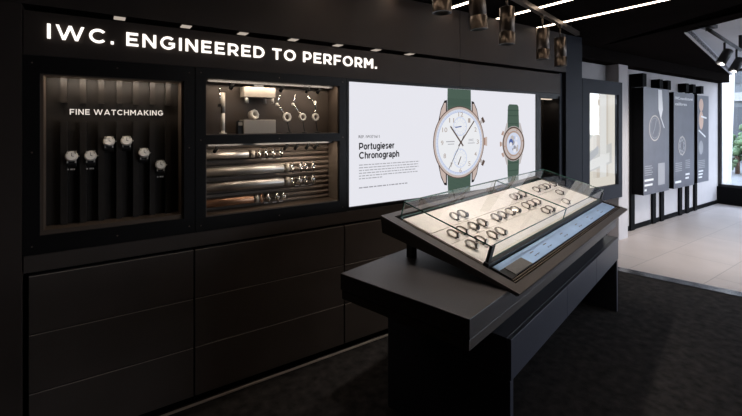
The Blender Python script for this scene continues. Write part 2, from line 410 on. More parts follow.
# other walls
mb = MB(); mb.box(-2.35, -2.2, YF, 2.75, 0, 2.6, M['wall']); struct(mb.build('wall_left'))
mb = MB(); mb.box(XE, XF, YB, 2.95, 0, 2.6, M['whitewall'])
struct(mb.build('wall_beyond'))
mb = MB(); mb.box(XE-0.02, XF, YB-0.012, YB, 0.0, 0.075, M['boardside']); struct(mb.build('baseboard_beyond'))
mb = MB(); mb.box(-2.2, 4.9, YF-0.15, YF, 0, 2.6, M['wall']); mb.box(4.9, XF, YF-0.15, YF, 2.45, 2.7, M['wall']); mb.box(4.9, XF, YF-0.15, YF, 0, 0.15, M['wall'])
struct(mb.build('wall_front'))
# a pale pier between the framed panel and the first board
mb = MB(); mb.box(5.73, 5.985, 2.62, 2.78, 0, 2.345, M['whitewall']); struct(mb.build('trim_7'))

# glazed front
def glazed(name, pts, z0, z1):
    """pts: list of frame stations (x,y) along a straight run"""
    g = MB(); fr = MB(); p0, p1 = Vector((*pts[0], 0)), Vector((*pts[-1], 0)); d = (p1-p0).normalized(); n = Vector((d.y, -d.x, 0))
    g.prism([(0, z0), ((p1-p0).length, z0), ((p1-p0).length, z1), (0, z1)], n*0.01, M['pane'], lambda a, b: p0 + d*a + Vector((0, 0, b)))
    o = struct(g.build(name))
    for p in pts:
        q = Vector((*p, 0)); fr.prism([(-.03, z0), (.03, z0), (.03, z1), (-.03, z1)], n*0.07, M['blackmetal'], lambda a, b: q - n*0.03 + d*a + Vector((0, 0, b)))
    L = (p1-p0).length
    for za, zb in ((z0-0.0, z0+0.05), (z1-0.05, z1)):
        fr.prism([(0, za), (L, za), (L, zb), (0, zb)], n*0.07, M['blackmetal'], lambda a, b: p0 - n*0.03 + d*a + Vector((0, 0, b)))
    fr.build('window_frame', o)
    return o
glazed('window_1', [(XF, 2.76), (XF, 1.2), (XF, -0.4), (XF, -2.0), (XF, YF)], 0.33, 2.6)
glazed('window_2', [(4.9, YF-0.06), (6.6, YF-0.06), (8.3, YF-0.06), (XF, YF-0.06)], 0.15, 2.45)
mb = MB(); mb.box(XF-0.10, XF+0.05, YF, 2.78, 0.0, 0.34, M['boardside']); struct(mb.build('wall_right'))

# ------------------------------------------------------------------ street outside
M['pave'] = mat('pavement', (0.12, 0.117, 0.115), 0.8, noise=0.1, nscale=4)
M['facade'] = mat('facade', (0.075, 0.082, 0.09), 0.8, noise=0.08, nscale=1)
M['facade2'] = mat('facade_white', (0.20, 0.20, 0.20), 0.8)
M['pillarwhite'] = mat('pillar_white', (0.38, 0.36, 0.34), 0.8)
M['fwin'] = mat('facade_window', (0.018, 0.022, 0.03), 0.5)
M['leaf'] = mat('bush_leaf', (0.05, 0.085, 0.035), 0.7, noise=0.4, nscale=9)
mb = MB(); mb.box(XF+0.1, 60, -40, 40, -0.15, -0.05, M['pave']); struct(mb.build('ground_street'))
mb = MB(); mb.box(-10, XF+0.1, -40, YF-0.16, -0.15, -0.05, M['pave']); struct(mb.build('ground_forecourt'))
bld = thing('building', 'grey street building with dark windows seen through the far glazing', 'building', (22, 3.2, -0.05))
mb = MB(); mb.box(0, 5, -9, 4, 0, 9, M['facade']); mb.box(-0.15, 0, -9, 4, 2.55, 2.9, M['facade2']); mb.build('wall', bld)
for i in range(7):
    for k in range(3):
        mb = MB(); y0 = -8.6+i*1.7; mb.box(-0.05, 0.03, y0, y0+1.1, 0.5+k*2.8, 2.3+k*2.8, M['fwin']); mb.build('window', bld)
pst = MB(); pst.prism([(0, 0), (.34, 0), (.46, 4.6), (0, 4.6)], Vector((0.3, 0, 0)), M['pillarwhite'], lambda a, b: Vector((13.2, 3.80-a, -0.05+b)))
tag(pst.build('street_pillar'), 'white tapering pillar outside the far glazing', 'pillar')
mb = MB()
for i in range(110):
    mb.sphere((17+random.gauss(0, .28), 4.2+random.gauss(0, .32), 0.75+random.gauss(0, .25)), random.uniform(.06, .16), M['leaf'], 1)
bush = tag(mb.build('bush'), 'green bush standing on the pavement outside the far glazing', 'bush')
mb = MB(); mb.cyl((17, 4.2, -0.05), (17, 4.2, 0.7), 0.06, M['strapbrown']); mb.build('stem', bush)

# ------------------------------------------------------------------ lettering on the fascia
mb = MB()
x0, _ = wall_pt(47, 32); x1, _ = wall_pt(376.3, 64)
put_strokes(mb, 'IWC. ENGINEERED TO PERFORM.', x0, x1, 1.947, 2.015, YW-0.002, M['letter'], w=.175, gap=.24, space=.46, depth=0.010)
tag(mb.build('wall_lettering', recalc=False), 'lit white capital lettering across the dark fascia above the displays', 'lettering')

# ------------------------------------------------------------------ downlights in the slot
sp = wall_pt(120, 17)[0], wall_pt(413, 54.4)[0]
lamp0 = None
pxs = [(120, 17), (187.5, 25.5), (245, 32.5), (296, 39), (341, 44.6), (379.5, 50), (413, 54.4)]
words = ['above the first letters', 'above the third word start', 'above the middle of the long word', 'above the short word', 'above the last word start', 'above the lettering end', 'beyond the lettering, above the screen']
for i, (px, py) in enumerate(pxs):
    x, _ = wall_pt(px, py)
    t = thing('recessed_downlight', 'small recessed downlight in the black slot, ' + ORD[i] + ' from the near end', 'downlight', (x, YW+0.045, 2.097), 'downlights in the wall slot')
    mb = MB(); mb.box(-.030, .030, -.038, .038, -.004, 0.0, M['bronze']); mb.build('housing', t)
    mb = MB(); mb.box(-.025, .025, -.032, .032, -.007, -.003, M['slotlens']); mb.build('lens', t)

# ------------------------------------------------------------------ first wall display: fine watchmaking
XA, XB, XC = -0.285, 0.444, 1.41
def frame_box(mb, xo0, xo1, zo0, zo1, xi0, xi1, zi0, zi1, y0, y1, m):
    mb.box(xo0, xi0, y0, y1, zo0, zo1, m); mb.box(xi1, xo1, y0, y1, zo0, zo1, m)
    mb.box(xi0, xi1, y0, y1, zo0, zi0, m); mb.box(xi0, xi1, y0, y1, zi1, zo1, m)
d1 = thing('wall_display', 'recessed black wall display with ribbed panel and six watches', 'display case', (XA, YW, 0.951))
def L1(mb, name, parent=d1, **k):
    o = mb.build(name, parent, **k); o.matrix_parent_inverse = Matrix.Translation((-XA, -YW, -0.951)) if parent is d1 else Matrix(); return o
XI0, XI1, ZI0, ZI1, YD = -0.222, 0.388, 1.035, 1.783, 2.52
mb = MB(); frame_box(mb, XA+.002, XB-.002, 0.952, 1.864, XI0, XI1, ZI0, ZI1, YW-0.006, 2.595, M['black']); L1(mb, 'frame')
mb = MB(); frame_box(mb, XI0, XI1, ZI0, ZI1, XI0+.012, XI1-.012, ZI0+.02, ZI1-.006, YW+0.01, YD-0.002, M['trim']); L1(mb, 'inner_trim')
mb = MB(); mb.box(XI0, XI1, YD, YD+0.05, ZI0, ZI1, M['rib']); L1(mb, 'back_panel')
ribs = [63.7, 83, 101.3, 119.3, 135.9, 152.4, 168.2]
rx = [wall_pt(p, 124, YD-0.03)[0] for p in ribs]
for x in rx:
    mb = MB(); mb.box(x-.013, x+.013, YD-0.03, YD+.001, 1.655, ZI1-.006, M['ribbar']); L1(mb, 'rib')
    mb = MB(); mb.box(x-.013, x+.013, YD-0.03, YD+.001, ZI0+.021, 1.565, M['ribbar']); L1(mb, 'rib')
mb = MB(); a, b = wall_pt(69.7, 112, YD)[0], wall_pt(163, 112, YD)[0]
put_strokes(mb, 'FINE WATCHMAKING', a, b, 1.597, 1.625, YD-0.003, M['caption'], w=.165, gap=.20, space=.40, depth=0.004)
L1(mb, 'lettering', recalc=False)
# a few fixing screws on the frames
mb = MB()
for xx in (XA+.035, XB-.03, 0.08):
    for zz in (0.99, 1.42, 1.83): 
        if xx == 0.08 and zz == 1.42: continue
        mb = MB(); mb.tube([(0, .004), (.002, .003)], (xx, YW-.006, zz), (0, -1, 0), M['trim'], 8); L1(mb, 'screw')
# watches
def wall_watch(label, px, py, cap):
    x, z = wall_pt(px, py, YD-0.04)
    t = thing('wristwatch', label, 'watch', (x, YD-0.001, z), 'watches in the fine watchmaking display')
    tilt = Vector((0, -1, 0.42)).normalized()
    mb = MB()      # dark strap bent over a cushion
    pr = [(-.002, .036), (-.024, .034), (-.038, .018), (-.042, -.006), (-.040, -.032), (-.026, -.044), (-.002, -.046)]
    mb.prism(pr, Vector((.040, 0, 0)), M['strapblack'], lambda a, b: Vector((-.020, a, b))); mb.build('strap', t, bevel=.003)
    c0 = Vector((0, -.036, .006))
    mb = MB(); mb.tube([(0, .022), (.004, .0265), (.010, .0265), (.014, .022)], c0, tilt, M['satin'], 28)
    for sx_ in (-1, 1):
        for sz in (-1, 1): mb.box(sx_*.016-.003, sx_*.016+.003, -.048, -.038, sz*.022+.004-.006, sz*.022+.004+.006, M['satin'])
    mb.build('watch_case', t)
    mb = MB(); mb.cyl(c0+tilt*.0141, c0+tilt*.0148, .0212, M['dialw'], 28)
    mb.build('dial', t)
    mb = MB(); q0 = c0+tilt*.0152; up_ = Vector((0, .39, .92)); mb.cyl(q0, q0+up_*.015, .0010, M['dialk'], 6); mb.cyl(q0, q0+Vector((.009, 0, 0))-up_*.004, .0012, M['dialk'], 6); mb.build('hands', t)
    mb = MB(); mb.cyl((.026, -.044, .008), (.032, -.044, .008), .003, M['satin'], 10); mb.build('crown', t)
    if cap:
        mb = MB()
        for k, w in enumerate((.008, .012, .007)): mb.box(-.017+k*.0125, -.017+k*.0125+w*.85, -.0412, -.040, -.059, -.052, M['captiondim'])
        mb.build('caption', t)
W6 = [(71.5, 158, 1, 'white-dial watch at the start of the row of six, small caption below'),
      (90.5, 157.5, 1, 'white-dial watch second of six on the ribbed panel, small caption below'),
      (109, 143, 0, 'silver watch third of six, one of the two mounted highest'),
      (126.5, 142.5, 0, 'silver watch fourth of six, mounted high beside another'),
      (144, 154.5, 0, 'silver watch fifth of six, a step below the two highest'),
      (160.5, 166.5, 1, 'silver watch mounted lowest of six, last on the ribbed panel')]
for px, py, cap, lab in W6: wall_watch(lab, px, py, cap)

# ------------------------------------------------------------------ second wall display: craft parts
d2 = thing('wall_display', 'recessed black wall display in two tiers with lit watch parts and metal rods', 'display case', (XB, YW, 0.951))
def L2(mb, name, **k):
    o = mb.build(name, d2, **k); o.matrix_parent_inverse = Matrix.Translation((-XB, -YW, -0.951)); return o
X0, X1 = 0.50, 1.356; ZU0, ZU1, ZL0, ZL1 = 1.487, 1.807, 1.028, 1.435; YD2 = 2.55
mb = MB(); frame_box(mb, XB+.002, XC-.002, 0.952, 1.864, X0, X1, ZL0, ZU1, YW-0.006, 2.595, M['black']); mb.box(X0, X1, YW-.006, YD2, ZL1, ZU0, M['black']); L2(mb, 'frame')
mb = MB(); mb.box(X0, X1, YD2, YD2+.04, ZU0, ZU1, M['niche']); mb.box(X1-.006, X1, YW+.01, YD2, ZU0, ZU1, M['niche']); mb.box(X0, X0+.006, YW+.01, YD2, ZU0, ZU1, M['niche']); mb.box(X0, X1, YW+.01, YD2, ZU0, ZU0+.004, M['niche']); L2(mb, 'upper_lining')
mb = MB(); nrib = 12; hh = (ZL1-ZL0)/nrib
for k in range(nrib):
    z = ZL0+k*hh
    mb.prism([(YD2+.03, z), (YD2-.001, z+.003), (YD2-.008, z+hh*.5), (YD2-.001, z+hh-.004), (YD2+.03, z+hh-.001)], Vector((X1-X0, 0, 0)), M['corr'], lambda a, b: Vector((X0, a, b)))
L2(mb, 'corrugated_back')
mb = MB(); mb.box(X1-.006, X1, YW+.01, YD2-.008, ZL0, ZL1, M['corr']); mb.box(X0, X0+.006, YW+.01, YD2-.008, ZL0, ZL1, M['corr']); mb.box(X0, X1, YW+.005, YD2-.008, ZL0, ZL0+.006, M['trim']); L2(mb, 'lower_lining')
for nm, z in (('light_rail', ZU1-.012), ('light_rail', ZL1-.012)):
    mb = MB(); mb.box(X0+.02, X1-.02, YW+.045, YW+.06, z, z+.012, M['blackmetal']); mb.box(X0+.03, X1-.03, YW+.047, YW+.058, z-.003, z+.001, M['black']); L2(mb, nm)
mb = MB()
for xx in (XB+.03, 0.93, XC-.028):
    for zz in (0.985, 1.46, 1.836): mb = MB(); mb.tube([(0, .004), (.002, .003)], (xx, YW-.006, zz), (0, -1, 0), M['trim'], 8); L2(mb, 'screw')
def mini_spot(px, py, z_top, label):
    x, z = wall_pt(px, py, YW+.055)
    t = thing('mini_spotlight', label, 'spotlight', (x, YW+.055, z_top-.0125), 'mini spotlights in the craft display')
    mb = MB(); mb.cyl((0, 0, .0), (0, 0, -.012), .004, M['void'], 8); mb.build('stem', t)
    mb = MB(); mb.cyl((.006, -.012, -.006), (-.007, .014, -.036), .010, M['void'], 12); mb.build('head', t)
for i, px in enumerate((232, 271, 282, 308, 319)): mini_spot(px, 85, ZU1, 'tiny black spotlight under the top of the upper tier, ' + ORD[i] + ' from the near end')
for i, px in enumerate((216, 286, 296.5, 307.5, 316)): mini_spot(px, 146, ZL1, 'tiny black spotlight under the top of the lower tier, ' + ORD[i] + ' from the near end')
YM = 2.48
# glass tube on a stand
x, z = wall_pt(223, 132, YM)
t = thing('tube_stand', 'slim upright tube with a white lower half on a small stand', 'tube', (x, YM, ZU0+.004))
mb = MB(); mb.tube([(0, .022), (.006, .022), (.008, .012), (.02, .010)], (0, 0, 0), (0, 0, 1), M['satin']); mb.build('base', t)
mb = MB(); mb.cyl((0, 0, .02), (0, 0, .125), .011, M['pale']); mb.build('white_tube', t)
mb = MB(); mb.cyl((0, 0, .125), (0, 0, .245), .013, M['blockgrey']); mb.build('upper_tube', t)
mb = MB(); mb.cyl((-.014, 0, .17), (-.02, -.005, .262), .004, M['chrome'], 8); mb.box(-.03, -.012, -.006, .006, .16, .175, M['chrome']); mb.sphere((-.02, -.005, .265), .008, M['chrome'], 2); mb.build('clamp', t)
# hanging block with feet
xa, xb = wall_pt(242, 90, YM)[0], wall_pt(273, 90, YM)[0]
t = thing('press_block', 'pale metal block with short pins hung from the top of the upper tier', 'block', ((xa+xb)/2, YM, 1.72))
w = (xb-xa)/2
mb = MB(); mb.box(-w, w, -.045, .045, -.008, .055, M['block']); mb.build('body', t, bevel=.003)
mb = MB(); mb.box(-w*.3, w*.3, -.02, .02, .055, .087, M['blackmetal']); mb.build('hanger', t)
for px_, py_ in ((-w*.85, -.035), (-w*.55, .035), (w*.6, .035), (w*.85, -.035)):
    mb = MB(); mb.cyl((px_, py_, -.008), (px_, py_, -.04), .008, M['pale'], 12); mb.build('pin', t)
t = thing('press_block', 'grey metal block standing on the floor of the upper tier', 'block', ((xa+xb)/2, YM, ZU0+.004))
mb = MB(); mb.box(-w*1.02, w*1.02, -.045, .045, 0, .085, M['blockgrey']); mb.build('body', t, bevel=.003)
mb = MB(); mb.box(-w*1.02-.03, -w*1.02, -.03, .02, 0, .075, M['blackmetal']); mb.box(-w*1.02-.028, -w*1.02-.004, -.032, -.03, .05, .07, M['blockgrey']); mb.build('side_clamp', t)
x, z = wall_pt(254, 118, YM)
t = thing('case_ring', 'pale round watch case ring standing on the grey block', 'ring', (x, YM, ZU0+.089))
mb = MB(); mb.ring((0, 0, .032), (.45, -1, .25), .032, .017, .022, M['pale'], 8); mb.build('band', t)
mb = MB(); mb.ring((-.0045, .008, .030), (.45, -1, .25), .028, .016, .03, M['satin'], 20); mb.build('sleeve', t)
# articulated arms
arms = [([(279.5, 96), (277, 104.5), (284, 113)], (287, 117), 'bent steel arm holding a ring, nearest the grey block', 0.031),
        ([(295, 96), (293, 104.5), (299, 112.5)], (302.5, 117), 'bent steel arm holding a ring, middle one of three', 0.027),
        ([(307.5, 97), (315, 102.5), (315.5, 110)], (315.5, 117), 'bent steel arm holding a ring, reaching sideways, last of three', 0.027)]
for pts, rc, lab, R in arms:
    P = [Vector((wall_pt(*p, YM)[0], YM, wall_pt(*p, YM)[1])) for p in pts]; c = Vector((wall_pt(*rc, YM)[0], YM, wall_pt(*rc, YM)[1]))
    foot = Vector((c.x+.02, YM+.01, ZU0+.004))
    t = thing('articulated_arm', lab, 'arm', foot, 'articulated arms in the upper tier')
    q = lambda v: v-foot
    mb = MB(); mb.tube([(0, .02), (.005, .02), (.007, .006)], (0, 0, 0), (0, 0, 1), M['blackmetal'], 14); mb.cyl((0, 0, .005), q(c)-Vector((-.004, 0, R)), .0035, M['blackmetal'], 8); mb.build('rod', t)
    mb = MB(); mb.cyl(q(P[0]), q(P[1]), .0055, M['chrome'], 10); mb.sphere(q(P[0]), .008, M['chrome']); mb.sphere(q(P[1]), .0115, M['pale']); mb.build('upper_link', t)
    mb = MB(); mb.cyl(q(P[1]), q(P[2]), .008, M['chrome'], 10, r2=.006); mb.cyl(q(P[2]), q(c)+Vector((-.006, 0, R*.85)), .005, M['chrome'], 8); mb.build('lower_link', t)
    mb = MB(); mb.ring(q(c), (.2, -1, .1), R, R*.62, .014, M['pale'], 8); mb.build('ring', t)
# rods and rings
YR = 2.495
rods = [(205, 155.5, 248, 154.0, .0225, 'steel', 'grey steel rod, topmost in the lower tier'),
        (205, 172, 283, 168.0, .027, 'steel', 'long pale steel rod, second from top'),
        (205, 187.5, 283, 181.5, .027, 'steel', 'long pale steel rod, third from top, above the copper one'),
        (205, 204.5, 253, 199, .0255, 'copper', 'copper rod, lowest in the lower tier')]
rings = [[(253, 152.5), (259.5, 153), (266.5, 153), (273.5, 152), (281, 151.5)], [(287.5, 166.5), (292.5, 165.5), (301, 165.5), (306, 165), (313.5, 164)],
         [(287.5, 180.5), (292.5, 179.5), (300, 179.5), (306, 178.5), (313.5, 177.5)], [(257, 197), (262, 196.5), (269, 196.3), (277.5, 195.5), (284, 194)]]
for i, (ax, ay, bx, by, r, mk, lab) in enumerate(rods):
    x1_, z1_ = wall_pt(bx, by, YR)
    t = thing('metal_rod', lab, 'rod', (X0+.007, YR, z1_), 'round metal rods in the lower tier')
    mb = MB(); L = x1_-X0-.007; mb.tube([(0, r), (L-.003, r), (L, r-.003)], (0, 0, 0), (1, 0, 0), M[mk], 24); mb.build('bar', t)
    mb = MB(); mb.box(.08, .10, .0, .055, -.012, .012, M['blackmetal']); mb.box(L*.7, L*.7+.02, .0, .055, -.012, .012, M['blackmetal']); mb.build('bracket', t)
    for k, (px, py) in enumerate(rings[i]):
        xx, zz = wall_pt(px, py, YR)
        if k == 0:
            t = thing('blank_disc', 'dark metal blank right after the ' + ('topmost rod', 'second rod', 'third rod', 'copper rod')[i], 'disc', (xx, YR, z1_), 'metal blanks after the rods')
            mb = MB(); mb.tube([(-.011, r*.85), (-.009, r), (.009, r), (.011, r*.85)], (0, 0, 0), (1, -.25, 0), M['blockgrey'], 20); mb.build('body', t)
            mb = MB(); mb.cyl((0, 0, 0), (0, .053, 0), .004, M['blackmetal'], 8); mb.build('peg', t)
        else:
            t = thing('case_ring', ORD[k-1] + ' machined watch case ring after the ' + ('topmost rod', 'second rod', 'third rod', 'copper rod')[i], 'ring', (xx, YR, z1_), 'machined case rings in the lower tier')
            mm = 'copper' if (i == 3 and k == 1) else 'chrome'
            dd = Vector((1, -0.75, 0.1))
            mb = MB(); mb.ring((0, 0, 0), dd, r*1.0, r*.72, .010, M[mm], 22); mb.build('band', t)
            mb = MB(); mb.ring(dd.normalized()*-.006, dd, r*.86, r*.5, .006, M['satin'], 18)
            for sg in (-1, 1): mb.box(-.004, .004, -.004, .004, sg*r-.006, sg*r+.006, M[mm])
            mb.build('lugs', t)
            mb = MB(); mb.cyl((0, .01, 0), (0, .053, 0), .0035, M['blackmetal'], 8); mb.build('peg', t)
mb = MB()
for i, zoff in enumerate((-.042, 0, -.045, -.046)):
    if i == 1: continue
    zz = wall_pt(rods[i][2], rods[i][3], YR)[1] + zoff
    for k in (2, 3, 4):
        xx = wall_pt(*rings[i][k], YR)[0]; mb.box(xx-.016, xx+.010, YD2-.0105, YD2-.0085, zz, zz+.006, M['captiondim'])
L2(mb, 'captions')

# ------------------------------------------------------------------ video screen
x0s, x1s, z0s, z1s = 1.433, 3.576, 0.975, 1.845
scr = thing('video_screen', 'large bright wall screen showing two watches on white', 'screen', (x0s, YW, z0s))
def LS(mb, name, parent=None, **k):
    o = mb.build(name, parent or scr, **k); o.matrix_parent_inverse = Matrix.Translation((-x0s, -YW, -z0s)) if parent is None else Matrix(); return o
mb = MB(); frame_box(mb, XC+.002, 3.628, 0.952, 1.864, x0s, x1s, z0s, z1s, YW-.004, 2.59, M['black']); LS(mb, 'frame')
YS = YW+.006
mb = MB(); mb.box(x0s, x1s, YS, YS+.05, z0s, z1s, M['dialk']); mb.poly([(x0s+.002, YS-.0004, z0s+.002), (x1s-.002, YS-.0004, z0s+.002), (x1s-.002, YS-.0004, z1s-.002), (x0s+.002, YS-.0004, z1s-.002)], S['white']); panel = LS(mb, 'panel', recalc=False)
ly = [YS-.0008]
def nxt(): ly[0] -= .00035; return ly[0]
def sx_(px): return wall_pt(px, 140, YS)[0]
def sz_(px, py): return wall_pt(px, py, YS)[1]
mb = MB()
put_text(mb, 'REF. IW371611', sx_(358.5), sx_(379.5), sz_(358, 138.2), sz_(358, 135.4), nxt(), S['text'], .004)
LS(mb, 'reference_line', recalc=False)
mb = MB()
put_strokes(mb, 'Portugieser', sx_(358.9), sx_(394.3), sz_(359, 149.7), sz_(359, 142.9), nxt(), S['text'], w=.21, gap=.10)
put_strokes(mb, 'Chronograph', sx_(358.9), sx_(399.0), sz_(359, 158.9), sz_(359, 152.1), nxt(), S['text'], w=.21, gap=.10)
LS(mb, 'headline', recalc=False)
mb = MB(); yy = nxt()
for k in range(6):
    za = sz_(358.5, 165.2+k*2.75); ws = [1.0, .98, .985, .93, .97, .36][k]; xa = sx_(358.8); xe = xa+(sx_(419)-xa)*ws
    while xa < xe:
        w = random.uniform(.012, .04); mb.poly([(xa, yy, za-.0035), (min(xa+w, xe), yy, za-.0035), (min(xa+w, xe), yy, za+.0035), (xa, yy, za+.0035)], S['pgrey']); xa += w+.006
LS(mb, 'paragraph', recalc=False)
mb = MB(); yy = nxt(); za = sz_(358.5, 188.0); xa = sx_(358.8); xe = sx_(407)
while xa < xe:
    w = random.uniform(.014, .045); mb.poly([(xa, yy, za-.004), (xa+w, yy, za-.004), (xa+w, yy, za+.004), (xa, yy, za+.004)], S['grey']); xa += w+.007
LS(mb, 'footline', recalc=False)
def pol(c, R, ang):      # clock angle in degrees from 12
    a = math.radians(90-ang); return (c[0]+R*math.cos(a), c[1]+R*math.sin(a))
# front view watch
xl, xr = wall_pt(432.4, 142, YS)[0], wall_pt(483.4, 142, YS)[0]
R = (xr-xl)/2; c = ((xl+xr)/2, wall_pt(457.3, 142.3, YS)[1])
mb = MB(); y = nxt(); hw = R*.47
mb.poly([(c[0]-hw, y, c[1]+R*.7), (c[0]+hw, y, c[1]+R*.7), (c[0]+hw*.97, y, z1s-.003), (c[0]-hw*.97, y, z1s-.003)], S['green'])
mb.poly([(c[0]-hw, y, c[1]-R*.7), (c[0]-hw*.92, y, c[1]-R*1.42), (c[0]+hw*.92, y, c[1]-R*1.42), (c[0]+hw, y, c[1]-R*.7)], S['green'])
y = nxt()
for k in range(9):
    zz = c[1]+R*(1.02+k*.022); mb.poly([(c[0]-hw*.95, y, zz), (c[0]+hw*.95, y, zz), (c[0]+hw*.95, y, zz+R*.008), (c[0]-hw*.95, y, zz+R*.008)], S['dgreen'])
    zz = c[1]-R*(1.04+k*.035); mb.poly([(c[0]-hw*.93, y, zz), (c[0]+hw*.93, y, zz), (c[0]+hw*.93, y, zz+R*.01), (c[0]-hw*.93, y, zz+R*.01)], S['dgreen'])
for sx1 in (-1, 1):
    for sz1 in (-1, 1):
        y = nxt(); mb.poly([(c[0]+sx1*hw*1.02, y, c[1]+sz1*R*.80), (c[0]+sx1*hw*1.02, y, c[1]+sz1*R*1.16), (c[0]+sx1*hw*1.22, y, c[1]+sz1*R*1.14), (c[0]+sx1*hw*1.50, y, c[1]+sz1*R*.92), (c[0]+sx1*hw*1.72, y, c[1]+sz1*R*.55)], S['dark'])
        y = nxt(); mb.poly([(c[0]+sx1*hw*1.12, y, c[1]+sz1*R*.80), (c[0]+sx1*hw*1.10, y, c[1]+sz1*R*1.08), (c[0]+sx1*hw*1.24, y, c[1]+sz1*R*1.08), (c[0]+sx1*hw*1.48, y, c[1]+sz1*R*.88), (c[0]+sx1*hw*1.66, y, c[1]+sz1*R*.55)], S['prose'])
for ang in (57, 123):
    y = nxt(); p0 = pol(c, R*.95, ang); p1 = pol(c, R*1.17, ang); mb.bar2(p0, p1, R*.10, y, S['silver']); y = nxt(); p0 = pol(c, R*1.10, ang); p1 = pol(c, R*1.19, ang); mb.bar2(p0, p1, R*.17, y, S['brown'])
y = nxt(); mb.bar2(pol(c, R*.95, 90), pol(c, R*1.13, 90), R*.22, y, S['rose']); y = nxt(); mb.bar2(pol(c, R*1.05, 90), pol(c, R*1.13, 90), R*.26, y, S['prose'])
mb.disc(c, R, R, nxt(), S['brown'], 64); mb.disc(c, R*.975, R*.975, nxt(), S['prose'], 64); mb.disc(c, R*.935, R*.935, nxt(), S['silver'], 64)
mb.disc(c, R*.91, R*.91, nxt(), S['dial'], 64); mb.annulus(c, R*.90, R*.84, nxt(), S['pblue'], 64); mb.annulus(c, R*.845, R*.83, nxt(), S['blue'], 64)
y = nxt()
for k in range(60): mb.bar2(pol(c, R*.845, k*6), pol(c, R*.895, k*6), R*.010, y, S['blue'])
for sg in (1, -1):
    cc = (c[0], c[1]+sg*R*.44); mb.disc(cc, R*.27, R*.27, nxt(), S['pblue'], 36); mb.disc(cc, R*.235, R*.235, nxt(), S['dial'], 36); mb.annulus(cc, R*.16, R*.15, nxt(), S['pblue'], 36)
    y = nxt()
    for k in range(12): mb.bar2(pol(cc, R*.19, k*30), pol(cc, R*.235, k*30), R*.012, y, S['blue'])
    y = nxt(); mb.bar2(pol(cc, R*.05, 90 if sg > 0 else 30), pol(cc, R*.2, 262 if sg > 0 else 207), R*.03, y, S['dblue'] if sg > 0 else S['brown'])
for h in range(1, 13):
    rr_ = R*.70 if h not in (12, 6) else R*.775
    p = pol(c, rr_, h*30); s_ = R*.062; w_ = s_*.75*len(str(h))
    put_text(mb, str(h), p[0]-w_, p[0]+w_, p[1]-s_, p[1]+s_, nxt(), S['gold'], .005)
y = nxt(); put_text(mb, 'IWC', c[0]+R*.32, c[0]+R*.52, c[1]+R*.02, c[1]+R*.09, y, S['grey'], .01)
y = nxt(); mb.bar2((c[0]+R*.28, c[1]-R*.03), (c[0]+R*.56, c[1]-R*.03), R*.02, y, S['pgrey']); mb.bar2((c[0]-R*.56, c[1]+R*.03), (c[0]-R*.24, c[1]+R*.03), R*.025, y, S['pgrey']); mb.bar2((c[0]-R*.5, c[1]-R*.04), (c[0]-R*.26, c[1]-R*.04), R*.02, y, S['pgrey'])
mb.bar2(pol(c, R*.14, 138), pol(c, R*.60, 318), R*.045, nxt(), S['brown']); mb.bar2(pol(c, R*.14, 222), pol(c, R*.80, 42), R*.038, nxt(), S['brown'])
mb.bar2(pol(c, R*.25, 33), pol(c, R*.86, 213), R*.018, nxt(), S['dark']); mb.disc(c, R*.045, R*.045, nxt(), S['brown'], 20)
LS(mb, 'large_watch_picture', recalc=False)
# back view watch
xl, xr = wall_pt(500.0, 143, YS)[0], wall_pt(522.2, 143, YS)[0]; R = (xr-xl)/2; c = ((xl+xr)/2, wall_pt(511.3, 143.5, YS)[1])
mb = MB(); y = nxt(); hw = R*.50; ztop = sz_(511, 104.5); zbot = sz_(511, 181.5)
mb.poly([(c[0]-hw*1.1, y, c[1]+R*.7), (c[0]+hw*1.1, y, c[1]+R*.7), (c[0]+hw*.95, y, ztop-.02), (c[0]+hw*.7, y, ztop), (c[0]-hw*.7, y, ztop), (c[0]-hw*.95, y, ztop-.02)], S['green'])
mb.poly([(c[0]-hw*1.1, y, c[1]-R*.7), (c[0]-hw*.95, y, zbot), (c[0]+hw*.95, y, zbot), (c[0]+hw*1.1, y, c[1]-R*.7)], S['green'])
y = nxt()
for zz in (ztop-.06, ztop-.11, zbot+.10, c[1]-R*1.12, c[1]+R*1.10): mb.poly([(c[0]-hw, y, zz), (c[0]+hw, y, zz), (c[0]+hw, y, zz+.010), (c[0]-hw, y, zz+.010)], S['dgreen'])
for ang in (-57, -90, -123):
    mb.bar2(pol(c, R*.9, ang), pol(c, R*1.16, ang), R*.2, nxt(), S['prose']); mb.bar2(pol(c, R*1.08, ang), pol(c, R*1.18, ang), R*.26, nxt(), S['rose'])
for sx1 in (-1, 1):
    for sz1 in (-1, 1):
        y = nxt(); mb.poly([(c[0]+sx1*hw*1.05, y, c[1]+sz1*R*.75), (c[0]+sx1*hw*1.02, y, c[1]+sz1*R*1.2), (c[0]+sx1*hw*1.22, y, c[1]+sz1*R*1.18), (c[0]+sx1*hw*1.7, y, c[1]+sz1*R*.6)], S['silver'])
mb.disc(c, R, R, nxt(), S['silver'], 48); mb.annulus(c, R*.97, R*.86, nxt(), S['brown'], 48); mb.disc(c, R*.88, R*.88, nxt(), S['prose'], 48); mb.annulus(c, R*.80, R*.72, nxt(), S['silver'], 48); mb.annulus(c, R*.72, R*.655, nxt(), S['rose'], 48)
y = nxt()
for k in range(6): p = pol(c, R*.80, k*60+20); mb.disc(p, R*.05, R*.05, y, S['rose'], 12)
mb.disc(c, R*.66, R*.66, nxt(), S['silver'], 40); mb.disc(c, R*.62, R*.62, nxt(), S['pblue'], 40)
for k in range(14):
    a_ = random.uniform(0, 360); p = pol(c, R*random.uniform(.1, .42), a_); r_ = R*random.uniform(.07, .18)
    mb.disc(p, r_, r_, nxt(), S[random.choice(['blue', 'white', 'silver', 'blue', 'dblue', 'grey'])], 16)
LS(mb, 'small_watch_picture', recalc=False)

